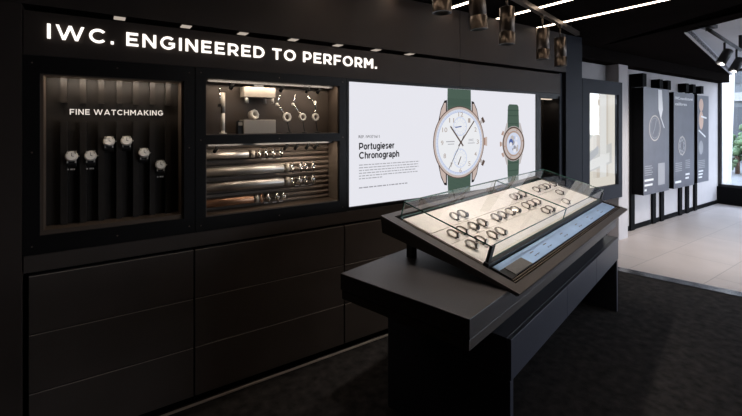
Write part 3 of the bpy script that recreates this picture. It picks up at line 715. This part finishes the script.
# ------------------------------------------------------------------ small dark display past the screen
d3 = thing('wall_display', 'narrow black wall display past the screen, warm light at its top', 'display case', (3.63, YW, 0.951))
mb = MB(); frame_box(mb, 0.0, .37, 0.001, .913, .028, .335, .06, .86, .0, .19, M['black'])
mb.box(.337, .352, -.012, .0, .03, .885, M['navy']); mb.build('frame', d3)
mb = MB(); mb.box(.028, .335, .17, .19, .06, .86, M['rib']); mb.build('back_panel', d3)
mb = MB(); mb.box(.10, .30, .05, .09, .852, .86, M['lensdim']); mb.build('lamp', d3)
for i, (z, lab) in enumerate(((.735, 'upper round dial mounted in the narrow dark display'), (.43, 'lower round dial mounted in the narrow dark display'))):
    t = thing('dial_plate', lab, 'dial', (3.63+.075, YW+.169, .951+z))
    mb = MB(); mb.ring((0, -.02, 0), (0, -1, 0), .05, .038, .02, M['steel'], 24); mb.cyl((0, -.01, 0), (0, 0, 0), .006, M['blackmetal'], 8); mb.build('bezel', t)
    mb = MB(); mb.cyl((0, -.012, 0), (0, -.02, 0), .039, M['navy'] if i == 0 else M['dialk'], 24); mb.build('face', t)

# ------------------------------------------------------------------ drawer cabinets below
cabs = [(-0.266, 0.441, 'three-drawer dark cabinet under the watch display'), (0.441, 1.398, 'three-drawer dark cabinet under the rods display'),
        (1.398, 2.355, 'three-drawer dark cabinet under the near half of the screen'), (2.355, 3.312, 'three-drawer dark cabinet under the far half of the screen, behind the table')]
for xa, xb, lab in cabs:
    t = thing('drawer_cabinet', lab, 'cabinet', (xa, YW, 0.0), 'drawer cabinets along the wall'); w = xb-xa
    mb = MB(); mb.box(.004, w-.004, .024, .19, .045, .868, M['void']); mb.build('carcass', t)
    for z0, z1 in ((.047, .316), (.320, .585), (.589, .855)):
        mb = MB(); mb.box(.004, w-.004, 0, .022, z0, z1, M['drawer']); f = mb.build('drawer', t, bevel=.0015)
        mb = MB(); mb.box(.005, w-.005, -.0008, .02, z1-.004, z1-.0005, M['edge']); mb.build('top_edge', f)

# ------------------------------------------------------------------ display table
tab = thing('display_table', 'long dark table with low drawer front and thick overhanging top', 'table', (0, 0, 0), None, TH)
UA, UB, VA, VB = 1.714, 3.866, 0.725, 1.42
# move origin to table base
tab.location = TT(UA, VA, 0)
def tl(u, v, z): return Vector((u-UA, v-VA, z))
def tb(mb, u0, u1, v0, v1, z0, z1, m): mb.box(u0-UA, u1-UA, v0-VA, v1-VA, z0, z1, m)
for ua in (UA, UB-.033):
    mb = MB(); tb(mb, ua, ua+.033, VA+.004, VB, 0, .43, M['tab']); mb.build('end_panel', tab, bevel=.002)
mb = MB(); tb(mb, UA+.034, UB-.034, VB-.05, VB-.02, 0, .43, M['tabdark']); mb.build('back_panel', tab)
mb = MB(); tb(mb, UA, UB, VA+.02, VB, .432, .613, M['tab']); mb.build('apron_box', tab, bevel=.002)
for ua, ub in ((UA, 2.50), (2.503, 3.165), (3.168, UB)):
    mb = MB(); tb(mb, ua, ub, VA, VA+.019, .432, .612, M['tab']); mb.build('drawer', tab, bevel=.0015)
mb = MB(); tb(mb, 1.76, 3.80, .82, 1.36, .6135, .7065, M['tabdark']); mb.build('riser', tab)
mb = MB(); tb(mb, 1.357, 3.83, .734, 1.412, .707, .7480, M['rim']); mb.build('under_top', tab, bevel=.002)
mb = MB(); tb(mb, 1.352, 3.84, .729, 1.4175, .7512, .830, M['slabtop']); mb.build('table_top', tab, bevel=.003)

# ------------------------------------------------------------------ tilted glass showcase
SL = math.atan2(.992-.753, 1.609-.753); LS_ = math.hypot(.992-.753, 1.609-.753)
UC0, UC1 = 1.875, 4.43
KS = 0.90          # true size of the case
base_pt = TT(UC0*KS, .753*KS, HC-(HC-.753)*KS)
case_rot = Matrix.Rotation(TH, 4, 'Z') @ Matrix.Rotation(SL, 4, 'X')
case_m = Matrix.Translation(base_pt) @ case_rot @ Matrix.Scale(KS, 4)         # local: x along length, y up the slope, z out of the top
sh = bpy.data.objects.new('showcase', None); COL.objects.link(sh); sh.matrix_world = case_m; sh.empty_display_size = .1
tag(sh, 'long tilted glass topped showcase on the table, cream lining with rows of watches', 'showcase')
LC = UC1-UC0
def cu(u): return u-UC0
# body: wedge cross-section in (s,n)
def vz(v, z):           # table (v,z) -> slope coordinates
    a, b = v-.753, z-.753; return (a*math.cos(SL)+b*math.sin(SL), -a*math.sin(SL)+b*math.cos(SL))
mb = MB(); prof = [(0, -.012), vz(.768, .737), vz(.815, .752), vz(1.598, .888), (LS_, -.012)]
mb.prism(prof, Vector((LC, 0, 0)), M['casebody'], lambda a, b: Vector((0, a, b))); mb.build('body', sh, bevel=.002)
s0, s1 = .052, .845; u0, u1 = .078, LC-.045
mb = MB(); mb.box(0, LC, 0, s0, -.012, 0, M['rim']); mb.box(0, LC, s1, LS_, -.012, 0, M['rim']); mb.box(0, u0, s0, s1, -.012, 0, M['rim']); mb.box(u1, LC, s0, s1, -.012, 0, M['rim']); mb.build('rim', sh)
mb = MB(); mb.box(u0, u1, s0, s1, -.0119, -.0105, M['void']); mb.build('bed', sh)
mb = MB()
for k in range(2): mb.box(u0+.012+k*.014, u1-.01, s0+.010+k*.014, s0+.0145+k*.014, -.0106, -.004, M['trim'])
mb.build('track_line', sh)
# front band: panel with sky reflection painted in pale blue, dark pad, captions
mb = MB(); mb.box(cu(2.0), u1-.03, .092, .200, -.0106, -.006, M['skyrefl']); bp_ = mb.build('front_panel', sh)
mb = MB(); mb.box(cu(1.985), cu(1.997), .088, .20, -.0106, -.003, M['blackmetal']); mb.box(cu(1.985), cu(2.05), .150, .160, -.0062, -.0045, M['blackmetal']); mb.box(cu(1.985), cu(2.05), .086, .150, -.0062, -.0045, M['blackmetal']); mb.build('end_stop', sh)
mb = MB(); mb.box(cu(2.05), cu(2.275), .090, .158, -.0059, -.001, M['greypad']); tg = mb.build('pad', sh)
for k, u in enumerate((2.40, 2.62, 2.95, 3.30, 3.62, 3.95)):
    mb = MB(); xx = cu(u)
    for q in range(4): mb.box(xx+.02*q, xx+.02*q+.014, .118+.004*(q % 2), .126, -.0061, -.0055, M['ink'])
    mb.box(xx, xx+.05, .15, .156, -.0061, -.0055, M['greypad']); mb.build('caption', sh)
mb = MB(); mb.box(cu(1.965), u1, .208, .238, -.0106, .014, M['blackmetal']); mb.build('front_bar', sh)
# cream lining: three rows of pads
cu0, cu1 = cu(1.968), u1-.03
mb = MB(); mb.box(cu0, cu1, .240, .790, -.0106, -.003, M['seam']); mb.build('tray', sh)
rows = [(.243, .443), (.446, .580), (.586, .787)]
rows = [(.243, .447), (.4495, .581), (.586, .787)]
for (a, b) in rows:
    cells = [cu0+.003, cu(2.55), cu(3.16), cu(3.75), cu1-.003] if a > .5 else [cu0+.003, cu(2.47), cu(3.02), cu(3.46), cu(3.95), cu1-.003]
    for ca, cb in zip(cells, cells[1:]):
        mb = MB(); mb.box(ca+.001, cb-.001, a, b, -.0035, .004, M['cream']); mb.build('pad', sh)
# glass box
GH = .105; g0, g1, gs0, gs1 = cu(1.985), LC-.02, .232, .822; gd = cu(3.262); gt = .008
def pane(name, x0, x1, y0, y1, z0, z1, gm='glass'):
    b_ = MB(); v = [Vector((x, y, z)) for x in (x0, x1) for y in (y0, y1) for z in (z0, z1)]; vs = [b_.bm.verts.new(p) for p in v]
    dims = [x1-x0, y1-y0, z1-z0]; thin = dims.index(min(dims))
    for ax, q in ((0, (0, 1, 3, 2)), (0, (4, 6, 7, 5)), (1, (0, 4, 5, 1)), (1, (2, 3, 7, 6)), (2, (0, 2, 6, 4)), (2, (1, 5, 7, 3))):
        f = b_.bm.faces.new([vs[i] for i in q]); f.material_index = b_.mi(M[gm] if ax == thin else M['gedge'])
    return b_.build(name, sh)
zb = -.002
for (xa, xb) in ((g0, gd-.002), (gd+.002, g1)):
    pane('glass_lid', xa, xb, gs0, gs1, GH-.008, GH, 'lid')
    pane('glass_front', xa, xb, gs0, gs0+.006, .0145, GH-.0085)
    pane('glass_back', xa, xb, gs1-.006, gs1, zb, GH-.0085)
for xa in (g0, g1-.006):
    pane('glass_end', xa, xa+.006, gs0+.0065, gs1-.0065, zb, GH-.0085)
mb = MB(); mb.box(g0-.006, g0+.03, gs0-.012, gs0-.001, -.008, GH+.001, M['blackmetal']); mb.build('corner_post', sh)
mb = MB(); mb.box(g1-.02, g1+.004, gs0-.008, gs0-.001, -.008, GH*.75, M['blackmetal']); mb.build('corner_post', sh)
# foot under the raised back
zt = vz(1.50, .75)
inv = case_rot.to_3x3().inverted()
mb = MB(); case_0 = Matrix.Translation(TT(UC0, .753, .753)) @ case_rot; P = lambda u, v, z: case_0.inverted() @ TT(u, v, z)
for (ua, ub) in ((1.95, 2.0), (3.70, 3.75)):
    mb = MB(); cs_ = [P(u, v, z) for u in (ua, ub) for v in (1.43, 1.47) for z in (.7515, .85)]
    for i_, (u, v) in enumerate([(u, v) for u in (ua, ub) for v in (1.43, 1.47)]): cs_[i_*2+1] = P(u, v, .752+(v-.815)*(.888-.752)/(1.598-.815)+.001)
    vs = [mb.bm.verts.new(p) for p in cs_]; k = mb.mi(M['blackmetal'])
    for q in ((0, 1, 3, 2), (4, 6, 7, 5), (0, 4, 5, 1), (2, 3, 7, 6), (0, 2, 6, 4), (1, 5, 7, 3)):
        f = mb.bm.faces.new([vs[i] for i in q]); f.material_index = k
    mb.build('back_foot', sh)

# watches on cuffs inside the glass
def make_case_watch(strap, dial):
    t = thing('wristwatch', '', 'watch', (0, 0, 0), 'watches in the glass showcase')
    n = 26; a_, b_ = .038, .0195; cz = .0205
    def loop(mb, A, B, half, th, m):
        k = mb.mi(m); R_ = []
        for i in range(n):
            an = 2*PI*i/n; ca, sa = math.cos(an), math.sin(an)
            R_.append([mb.bm.verts.new((x, A*ca*q, cz+B*sa*q)) for x in (-half, half) for q in (1.0, 1-th)])
        for i in range(n):
            P_, Q_ = R_[i], R_[(i+1) % n]
            for (i0, i1) in ((0, 2), (3, 1), (1, 0), (2, 3)):
                f = mb.bm.faces.new((P_[i0], P_[i1], Q_[i1], Q_[i0])); f.material_index = k; f.smooth = True
    mb = MB(); loop(mb, a_, b_, .0085, .10, strap); mb.build('strap', t)
    mb = MB(); loop(mb, a_*.90, b_*.90, .013, .14, M['cuff']); mb.build('cuff', t)
    dr = Vector((0, -.94, .34)).normalized(); c_ = Vector((0, -.032, cz+.004))
    mb = MB(); mb.tube([(-.002, .013), (0, .0165), (.006, .0165), (.009, .0145)], c_, dr, M['darksteel'], 20); mb.box(-.006, .006, -.030, -.018, .001, .006, M['strapblack']); mb.cyl(c_+Vector((.016, 0, 0))+dr*.003, c_+Vector((.021, 0, 0))+dr*.003, .003, M['chrome'], 8); mb.build('watch_case', t)
    mb = MB(); mb.cyl(c_+dr*.0089, c_+dr*.0096, .0132, dial, 20); mb.build('dial', t)
    return t
protos = [make_case_watch(M['strapbrown'], M['dialw']), make_case_watch(M['strapblack'], M['dialk']), make_case_watch(M['strapsteel'], M['dialw'])]
used = [0, 0, 0]
kinds = ['brown strap watch', 'black strap watch', 'steel bracelet watch']
rowsW = [('back row', .655, [2.331, 2.432, 3.278, 3.351, 3.467, 3.79, 3.96, 4.064, 4.25], [0, 1, 2, 1, 0, 0, 1, 0, 0]),
         ('middle row', .512, [2.075, 2.18, 2.32, 2.442, 2.643, 2.75, 2.88, 2.981, 3.184, 3.295, 3.407, 4.003], [0, 0, 1, 0, 1, 2, 1, 1, 0, 1, 0, 0]),
         ('front row', .383, [2.065, 2.178, 2.33, 2.446, 3.262, 3.355, 3.77], [0, 0, 0, 2, 0, 1, 0])]
for rn, s, us, ks in rowsW:
    for i, (u, k) in enumerate(zip(us, ks)):
        t = protos[k] if not used[k] else dup(protos[k])
        used[k] = 1
        t['label'] = '%s, %s from near end in the %s of the glass showcase' % (kinds[k], ORD[i], rn)
        t.matrix_world = case_m @ Matrix.Translation((cu(u), s-.012, .0045)) @ Matrix.Rotation(random.uniform(-.12, .12), 4, 'Z')

# ------------------------------------------------------------------ lighting track above the table and its spotlights
HT = 2.42; VT = 1.155
rail = thing('lighting_track', 'bronze lighting track hung above the glass showcase', 'track', TT(1.2, VT, HT), None, TH)
mb = MB(); mb.box(0, 3.12, -.018, .018, 0, .035, M['bronze']); mb.build('bar', rail)
for xx in (.3, 1.55, 2.15, 2.9):
    mb = MB(); mb.cyl((xx, 0, .035), (xx, 0, .079), .004, M['bronze'], 8); mb.build('hanger', rail)
def on_track(px):
    d = FW + RT*((px-371)/FPX); vz_ = d.dot(VV); t = VT/vz_; return (d*t).dot(UV)
spots = [(442, 0.0, -.032), (476, .08, -.053), (507, 0.0, -.078), (542.5, .02, -.100), (560, .03, -.108)]
for i, (px, tilt, dz) in enumerate(spots):
    u = on_track(px); p = TT(u, VT, HT)
    t = thing('track_spotlight', 'bronze cylinder spotlight on the track, ' + ORD[i] + ' from the near end', 'spotlight', p, 'spotlights on the track above the table', TH)
    mb = MB(); mb.cyl((0, 0, 0), (0, 0, dz-.002), .007, M['bronze'], 10); mb.box(-.022, .022, -.012, .012, -.015, 0, M['bronze']); mb.build('stem', t)
    dr = Vector((tilt, -tilt*.5, -1)).normalized(); o = Vector((0, 0, dz))
    mb = MB(); mb.tube([(0, .044), (.004, .050), (.165, .050), (.167, .047), (.173, .047), (.175, .052), (.25, .052)], o, dr, M['bronze'], 28, cap=False)
    mb.tube([(0, .001), (0, .044)], o, dr, M['bronze'], 28, cap=False); mb.tube([(.25, .052), (.252, .046), (.225, .044)], o, dr, M['blackmetal'], 28, cap=False); mb.build('housing', t)
    mb = MB(); mb.cyl(o+dr*.222, o+dr*.226, .043, M['lens'] , 24); mb.build('lens', t)
    ld = bpy.data.lights.new('spot', 'SPOT'); ld.energy = 22; ld.color = (1.0, .935, .875); ld.spot_size = math.radians(78); ld.spot_blend = .7; ld.shadow_soft_size = .03
    lo = bpy.data.objects.new('spot_lamp', ld); COL.objects.link(lo); lo.parent = t; lo.location = o+dr*.235
    lo.rotation_euler = dr.to_track_quat('-Z', 'Y').to_euler()

# ------------------------------------------------------------------ ceiling light strips
for i, x in enumerate((1.18, 1.78, 2.38, 2.97, 3.575)):
    y1 = 2.385; y0 = -0.6
    t = thing('ceiling_light_strip', 'slim white light strip across the black ceiling, ' + ORD[i] + ' from the near end', 'light strip', (x, y1, HZ), 'light strips in the ceiling')
    mb = MB(); mb.box(-.026, .026, y0-y1, 0, -.006, -.001, M['blackmetal']); mb.build('channel', t)
    mb = MB(); mb.box(-.018, .018, y0-y1+.005, -.005, -.009, -.005, M['strip']); mb.build('diffuser', t)

# ------------------------------------------------------------------ boards, framed panel and posts on the pale wall
YBd = 2.60
fp = thing('framed_panel', 'dark navy framed upright panel with painted glowing street reflection beyond the wall end', 'panel', (4.80, YBd, .58))
mb = MB(); frame_box(mb, 0, .985, 0, 1.52, .165, .885, .175, 1.352, 0, .06, M['navy']); mb.box(-.0, .985, .06, .17, .0, 1.52, M['boardside']); mb.build('frame', fp)
PW = [emat('painted_reflection_'+n, c, .8) for n, c in (('beige', (.93, .87, .79)), ('cream', (1.0, .94, .85)), ('grey', (.76, .74, .71)), ('white', (1.0, .98, .95)), ('tan', (.80, .71, .61)), ('slate', (.58, .58, .60)))]  # glowing colours that paint a street reflection in the panel glass
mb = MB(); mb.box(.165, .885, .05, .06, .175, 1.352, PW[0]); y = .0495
def refl_rect(x0, x1, z0, z1, m, sk=0.0):
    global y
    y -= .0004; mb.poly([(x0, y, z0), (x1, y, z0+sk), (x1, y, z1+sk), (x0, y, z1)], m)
refl_rect(.165, .34, .175, 1.352, PW[1]); refl_rect(.42, .50, .175, 1.352, PW[4]); refl_rect(.50, .66, .175, 1.352, PW[3]); refl_rect(.66, .70, .175, 1.352, PW[4]); refl_rect(.74, .885, .175, 1.352, PW[1])
refl_rect(.165, .80, .36, .62, PW[2], .10); refl_rect(.165, .74, .38, .50, PW[3], .10); refl_rect(.24, .46, .50, .60, PW[5], .10); refl_rect(.50, .66, .175, 1.352, PW[3])
refl_rect(.165, .885, .175, .29, PW[1], .0); refl_rect(.20, .30, .74, .80, PW[2], .07)
mb.build('picture', fp, recalc=False)  # painted street reflection, flat glowing shapes
g = MB(); g.box(.165, .885, .012, .018, .175, 1.352, M['glass']); g.build('glass', fp)
def board(x0, x1, z0, z1, label):
    t = thing('info_board', label, 'board', (x0, YBd, z0), 'dark boards on posts along the pale wall'); w, h = x1-x0, z1-z0
    b_ = MB(); b_.box(0, w, .004, .15, 0, h, M['boardside']); b_.build('box', t)
    b_ = MB(); b_.box(0, w, 0, .004, 0, h, M['slate']); b_.build('face', t)
    return t, w, h
t, w, h = board(6.41, 7.27, .535, 2.075, 'dark board with outlined watch ring and white strap, nearest of the boards')
mb = MB(); mb.annulus((w*.42, h*.62), .19, .172, -.001, M['tanprint'], 40); mb.annulus((w*.42, h*.62), .15, .143, -.001, M['greyprint'], 32)
for sx1 in (0,): mb.poly([(w*.55, -.0015, h*.99), (w*.70, -.0015, h*.99), (w*.74, -.0015, h*.80), (w*.66, -.0015, h*.70), (w*.56, -.0015, h*.80)], M['whiteprint'])
mb.bar2((w*.42, h*.62), (w*.48, h*.70), .015, -.0012, M['greyprint']); mb.bar2((w*.42, h*.62), (w*.34, h*.56), .012, -.0012, M['greyprint']); mb.bar2((w*.66, h*.72), (w*.80, h*.62), .02, -.0012, M['whiteprint'])
mb.build('picture', t, recalc=False)
mb = MB()
for k in range(5): mb.bar2((w*.04, h*(.265-.02*k)), (w*(.30+.05*(k % 2)), h*(.265-.02*k)), .012, -.001, M['greyprint'])
mb.poly([(w*.55, -.001, h*.07), (w*.82, -.001, h*.07), (w*.82, -.001, h*.28), (w*.55, -.001, h*.28)], M['greyprint'])
for k, q in enumerate((.34, .30, .08)): mb.bar2((w*.03, h*(.135-.045*k)), (w*(.03+q), h*(.135-.045*k)), .03, -.001, M['whiteprint'])
mb.build('print', t, recalc=False)
t, w, h = board(7.455, 8.275, .535, 2.05, 'dark board with white two-line heading and small movement picture, middle of the three')
mb = MB(); put_text(mb, 'IWC-manufactured', w*.05, w*.92, h*.925, h*.955, -.001, M['whiteprint'], .02); put_text(mb, 'calibres', w*.05, w*.62, h*.865, h*.895, -.001, M['whiteprint'], .02); mb.build('heading', t, recalc=False)
mb = MB()
for k in range(9): a_ = k*40; mb.annulus((w*.38+.09*math.cos(math.radians(a_)), h*.44+.12*math.sin(math.radians(a_))), .045, .022, -.001-.0002*k, M['greyprint'], 14)
mb.annulus((w*.38, h*.44), .15, .135, -.004, M['tanprint'], 22); mb.build('picture', t, recalc=False)
mb = MB()
for k in range(5): mb.bar2((w*.06, h*(.26-.02*k)), (w*.38, h*(.26-.02*k)), .014, -.001, M['greyprint']); mb.bar2((w*.55, h*(.28-.02*k)), (w*.78, h*(.28-.02*k)), .014, -.001, M['greyprint'])
mb.bar2((w*.05, h*.065), (w*.34, h*.065), .035, -.001, M['whiteprint']); mb.bar2((w*.55, h*.13), (w*.76, h*.13), .03, -.001, M['whiteprint']); mb.bar2((w*.55, h*.09), (w*.72, h*.09), .03, -.001, M['whiteprint'])
mb.build('print', t, recalc=False)
t, w, h = board(8.425, 8.945, .55, 2.04, 'narrow dark board with tan portrait-like pictures, farthest of the three')
mb = MB(); mb.disc((w*.32, h*.89), .10, .11, -.001, M['skin'], 18); mb.disc((w*.32, h*.58+.2), .10, .16, -.001, M['skin'], 18); mb.bar2((w*.1, h*.60), (w*.7, h*.52), .03, -.0015, M['whiteprint']); mb.bar2((w*.3, h*.76), (w*.8, h*.74), .03, -.0015, M['whiteprint']); mb.disc((w*.3, h*.40), .1, .12, -.001, M['greyprint'], 18)
mb.build('picture', t, recalc=False)
mb = MB()
for k in range(5): mb.bar2((w*.08, h*(.25-.02*k)), (w*.65, h*(.25-.02*k)), .014, -.001, M['greyprint'])
for k in range(3): mb.bar2((w*.08, h*(.13-.035*k)), (w*(.5-.05*k), h*(.13-.035*k)), .025, -.001, M['whiteprint'])
mb.build('print', t, recalc=False)
posts = [(wall_pt(px_, 215, 2.752)[0], zz_) for px_, zz_ in ((633, 2.27), (654.5, 2.235), (662.7, 2.235), (681, 2.23), (688, 2.23), (696, 2.22))]
wrd = ['at the near edge of the first board', 'under the middle of the first board', 'under the far edge of the first board', 'under the near half of the middle board', 'under the far half of the middle board', 'at the near edge of the narrow board']
for (x, zt_), wd in zip(posts, wrd):
    mb = MB(); mb.box(x-.06, x+.06, 2.752, 2.778, .004, zt_, M['boardside']); mb.box(x-.06, x+.06, 2.60 if zt_ > 2.25 else 2.66, 2.752, 2.085, zt_, M['boardside'])
    o = mb.build('board_post'); tag(o, 'black upright post ' + wd, 'post', 'black posts behind the boards')

# ------------------------------------------------------------------ bright recess: short track with two black heads
pA, pB = Vector((5.0, 1.46, 2.47)), Vector((6.43, 1.56, 2.44))
rt2 = thing('lighting_track', 'short black lighting track under the bright ceiling recess', 'track', pA)
dv = pB-pA
mb = MB(); mb.cyl(Vector((-.02, -.02, 0)), dv, .018, M['blackmetal'], 10); mb.build('bar', rt2)
mb = MB(); mb.box(-.16, .10, -.05, .05, .03, .06, M['blackmetal']); mb.cyl((0, 0, 0), (0, 0, .15), .02, M['blackmetal'], 10); mb.cyl(dv, dv+Vector((0, 0, .18)), .02, M['blackmetal'], 10); mb.build('mount', rt2)
for i, (px, py, lab) in enumerate(((724.5, 57, 'black box spotlight nearer the panelled wall under the bright recess'), (736.5, 65, 'black box spotlight farther along the short black track'))):
    d = FW + RT*((px-371)/FPX)
    # crossing with the track line in plan
    k = (pA.x*d.y-pA.y*d.x)/(dv.y*d.x-dv.x*d.y); q = pA+dv*k
    t = thing('track_spotlight', lab, 'spotlight', q, 'black spotlights on the short track')
    zc = q.dot(FW); zh = HC+(124-py)*zc/FPX-q.z
    mb = MB(); mb.cyl((0, 0, -.019), (0, 0, zh+.05), .011, M['blackmetal'], 10); mb.build('stem', t)
    dr = Vector((-.42, .28, -.8)).normalized()
    mb = MB(); e = MB(); mb.tube([(-.085, .001), (-.085, .042), (-.08, .047), (.085, .047), (.085, .042), (.03, .040)], Vector((0, 0, zh)), dr, M['blackmetal'], 16, cap=False); mb.build('head', t); e.bm.free()
    mb = MB(); hc = Vector((0, 0, zh)); mb.cyl(hc+dr*.026, hc+dr*.030, .039, M['dialk'], 16); mb.build('lens', t)
    ld = bpy.data.lights.new('spot', 'SPOT'); ld.energy = 75; ld.color = (1.0, .92, .85); ld.spot_size = math.radians(140); ld.spot_blend = .9; ld.shadow_soft_size = .04
    lo = bpy.data.objects.new('spot_lamp', ld); COL.objects.link(lo); lo.parent = t; lo.location = hc+dr*.09; lo.rotation_euler = Vector((.35, .1, -.9)).to_track_quat('-Z', 'Y').to_euler()

# ------------------------------------------------------------------ lamps inside the wall displays
def area(name, loc, rot, sx, sy, power, col, parent=None):
    ld = bpy.data.lights.new(name, 'AREA'); ld.shape = 'RECTANGLE'; ld.size = sx; ld.size_y = sy; ld.energy = power; ld.color = col
    o = bpy.data.objects.new(name, ld); COL.objects.link(o); o.location = loc; o.rotation_euler = rot
    return o
warm = (1.0, .84, .68)
area('display_lamp', (0.08, YW+.03, ZI1-.012), (math.radians(22), 0, 0), .55, .02, 0.85, warm)
area('display_lamp', (0.93, YW+.006, ZU1-.01), (math.radians(38), 0, 0), .8, .012, 1.5, warm)
area('display_lamp', (1.06, YW+.01, ZL1-.01), (math.radians(28), 0, 0), .5, .015, 0.85, warm)
area('display_lamp', (0.62, YW+.01, ZL1-.01), (math.radians(28), 0, 0), .2, .015, 0.22, warm)
area('display_lamp', (3.83, YW+.08, 1.79), (math.radians(15), 0, 0), .15, .03, 0.25, warm)
# ------------------------------------------------------------------ daylight
w = bpy.data.worlds.new('world'); sc.world = w; w.use_nodes = True; nt = w.node_tree
bg = nt.nodes['Background']; tcn = nt.nodes.new('ShaderNodeTexCoord'); sep = nt.nodes.new('ShaderNodeSeparateXYZ'); ramp = nt.nodes.new('ShaderNodeValToRGB')
nt.links.new(tcn.outputs['Generated'], sep.inputs[0]); nt.links.new(sep.outputs['Z'], ramp.inputs[0]); nt.links.new(ramp.outputs[0], bg.inputs['Color'])
ramp.color_ramp.elements[0].color = (.86, .90, 1.0, 1); ramp.color_ramp.elements[1].color = (.55, .70, 1.0, 1)
bg.inputs['Strength'].default_value = 9.0
def portal(loc, rot, sx, sy):
    o = area('window_portal', loc, rot, sx, sy, 1.0, (1, 1, 1)); o.data.cycles.is_portal = True; return o
portal((XF+.08, (2.76+YF)/2, 1.46), (0, math.radians(90), 0), 2.25, 6.3)
portal(((4.9+XF)/2, YF-.12, 1.3), (math.radians(90), 0, 0), 5.15, 2.3)

sc.view_settings.view_transform = 'Standard'; sc.view_settings.look = 'None'; sc.view_settings.gamma = 1.0; sc.view_settings.use_curve_mapping = False
sc.view_settings.exposure = 0.0
sc.cycles.use_denoising = True
sc.cycles.max_bounces = 8; sc.cycles.transparent_max_bounces = 24
sc.cycles.caustics_reflective = False; sc.cycles.caustics_refractive = False
sc.cycles.sample_clamp_indirect = 4.0
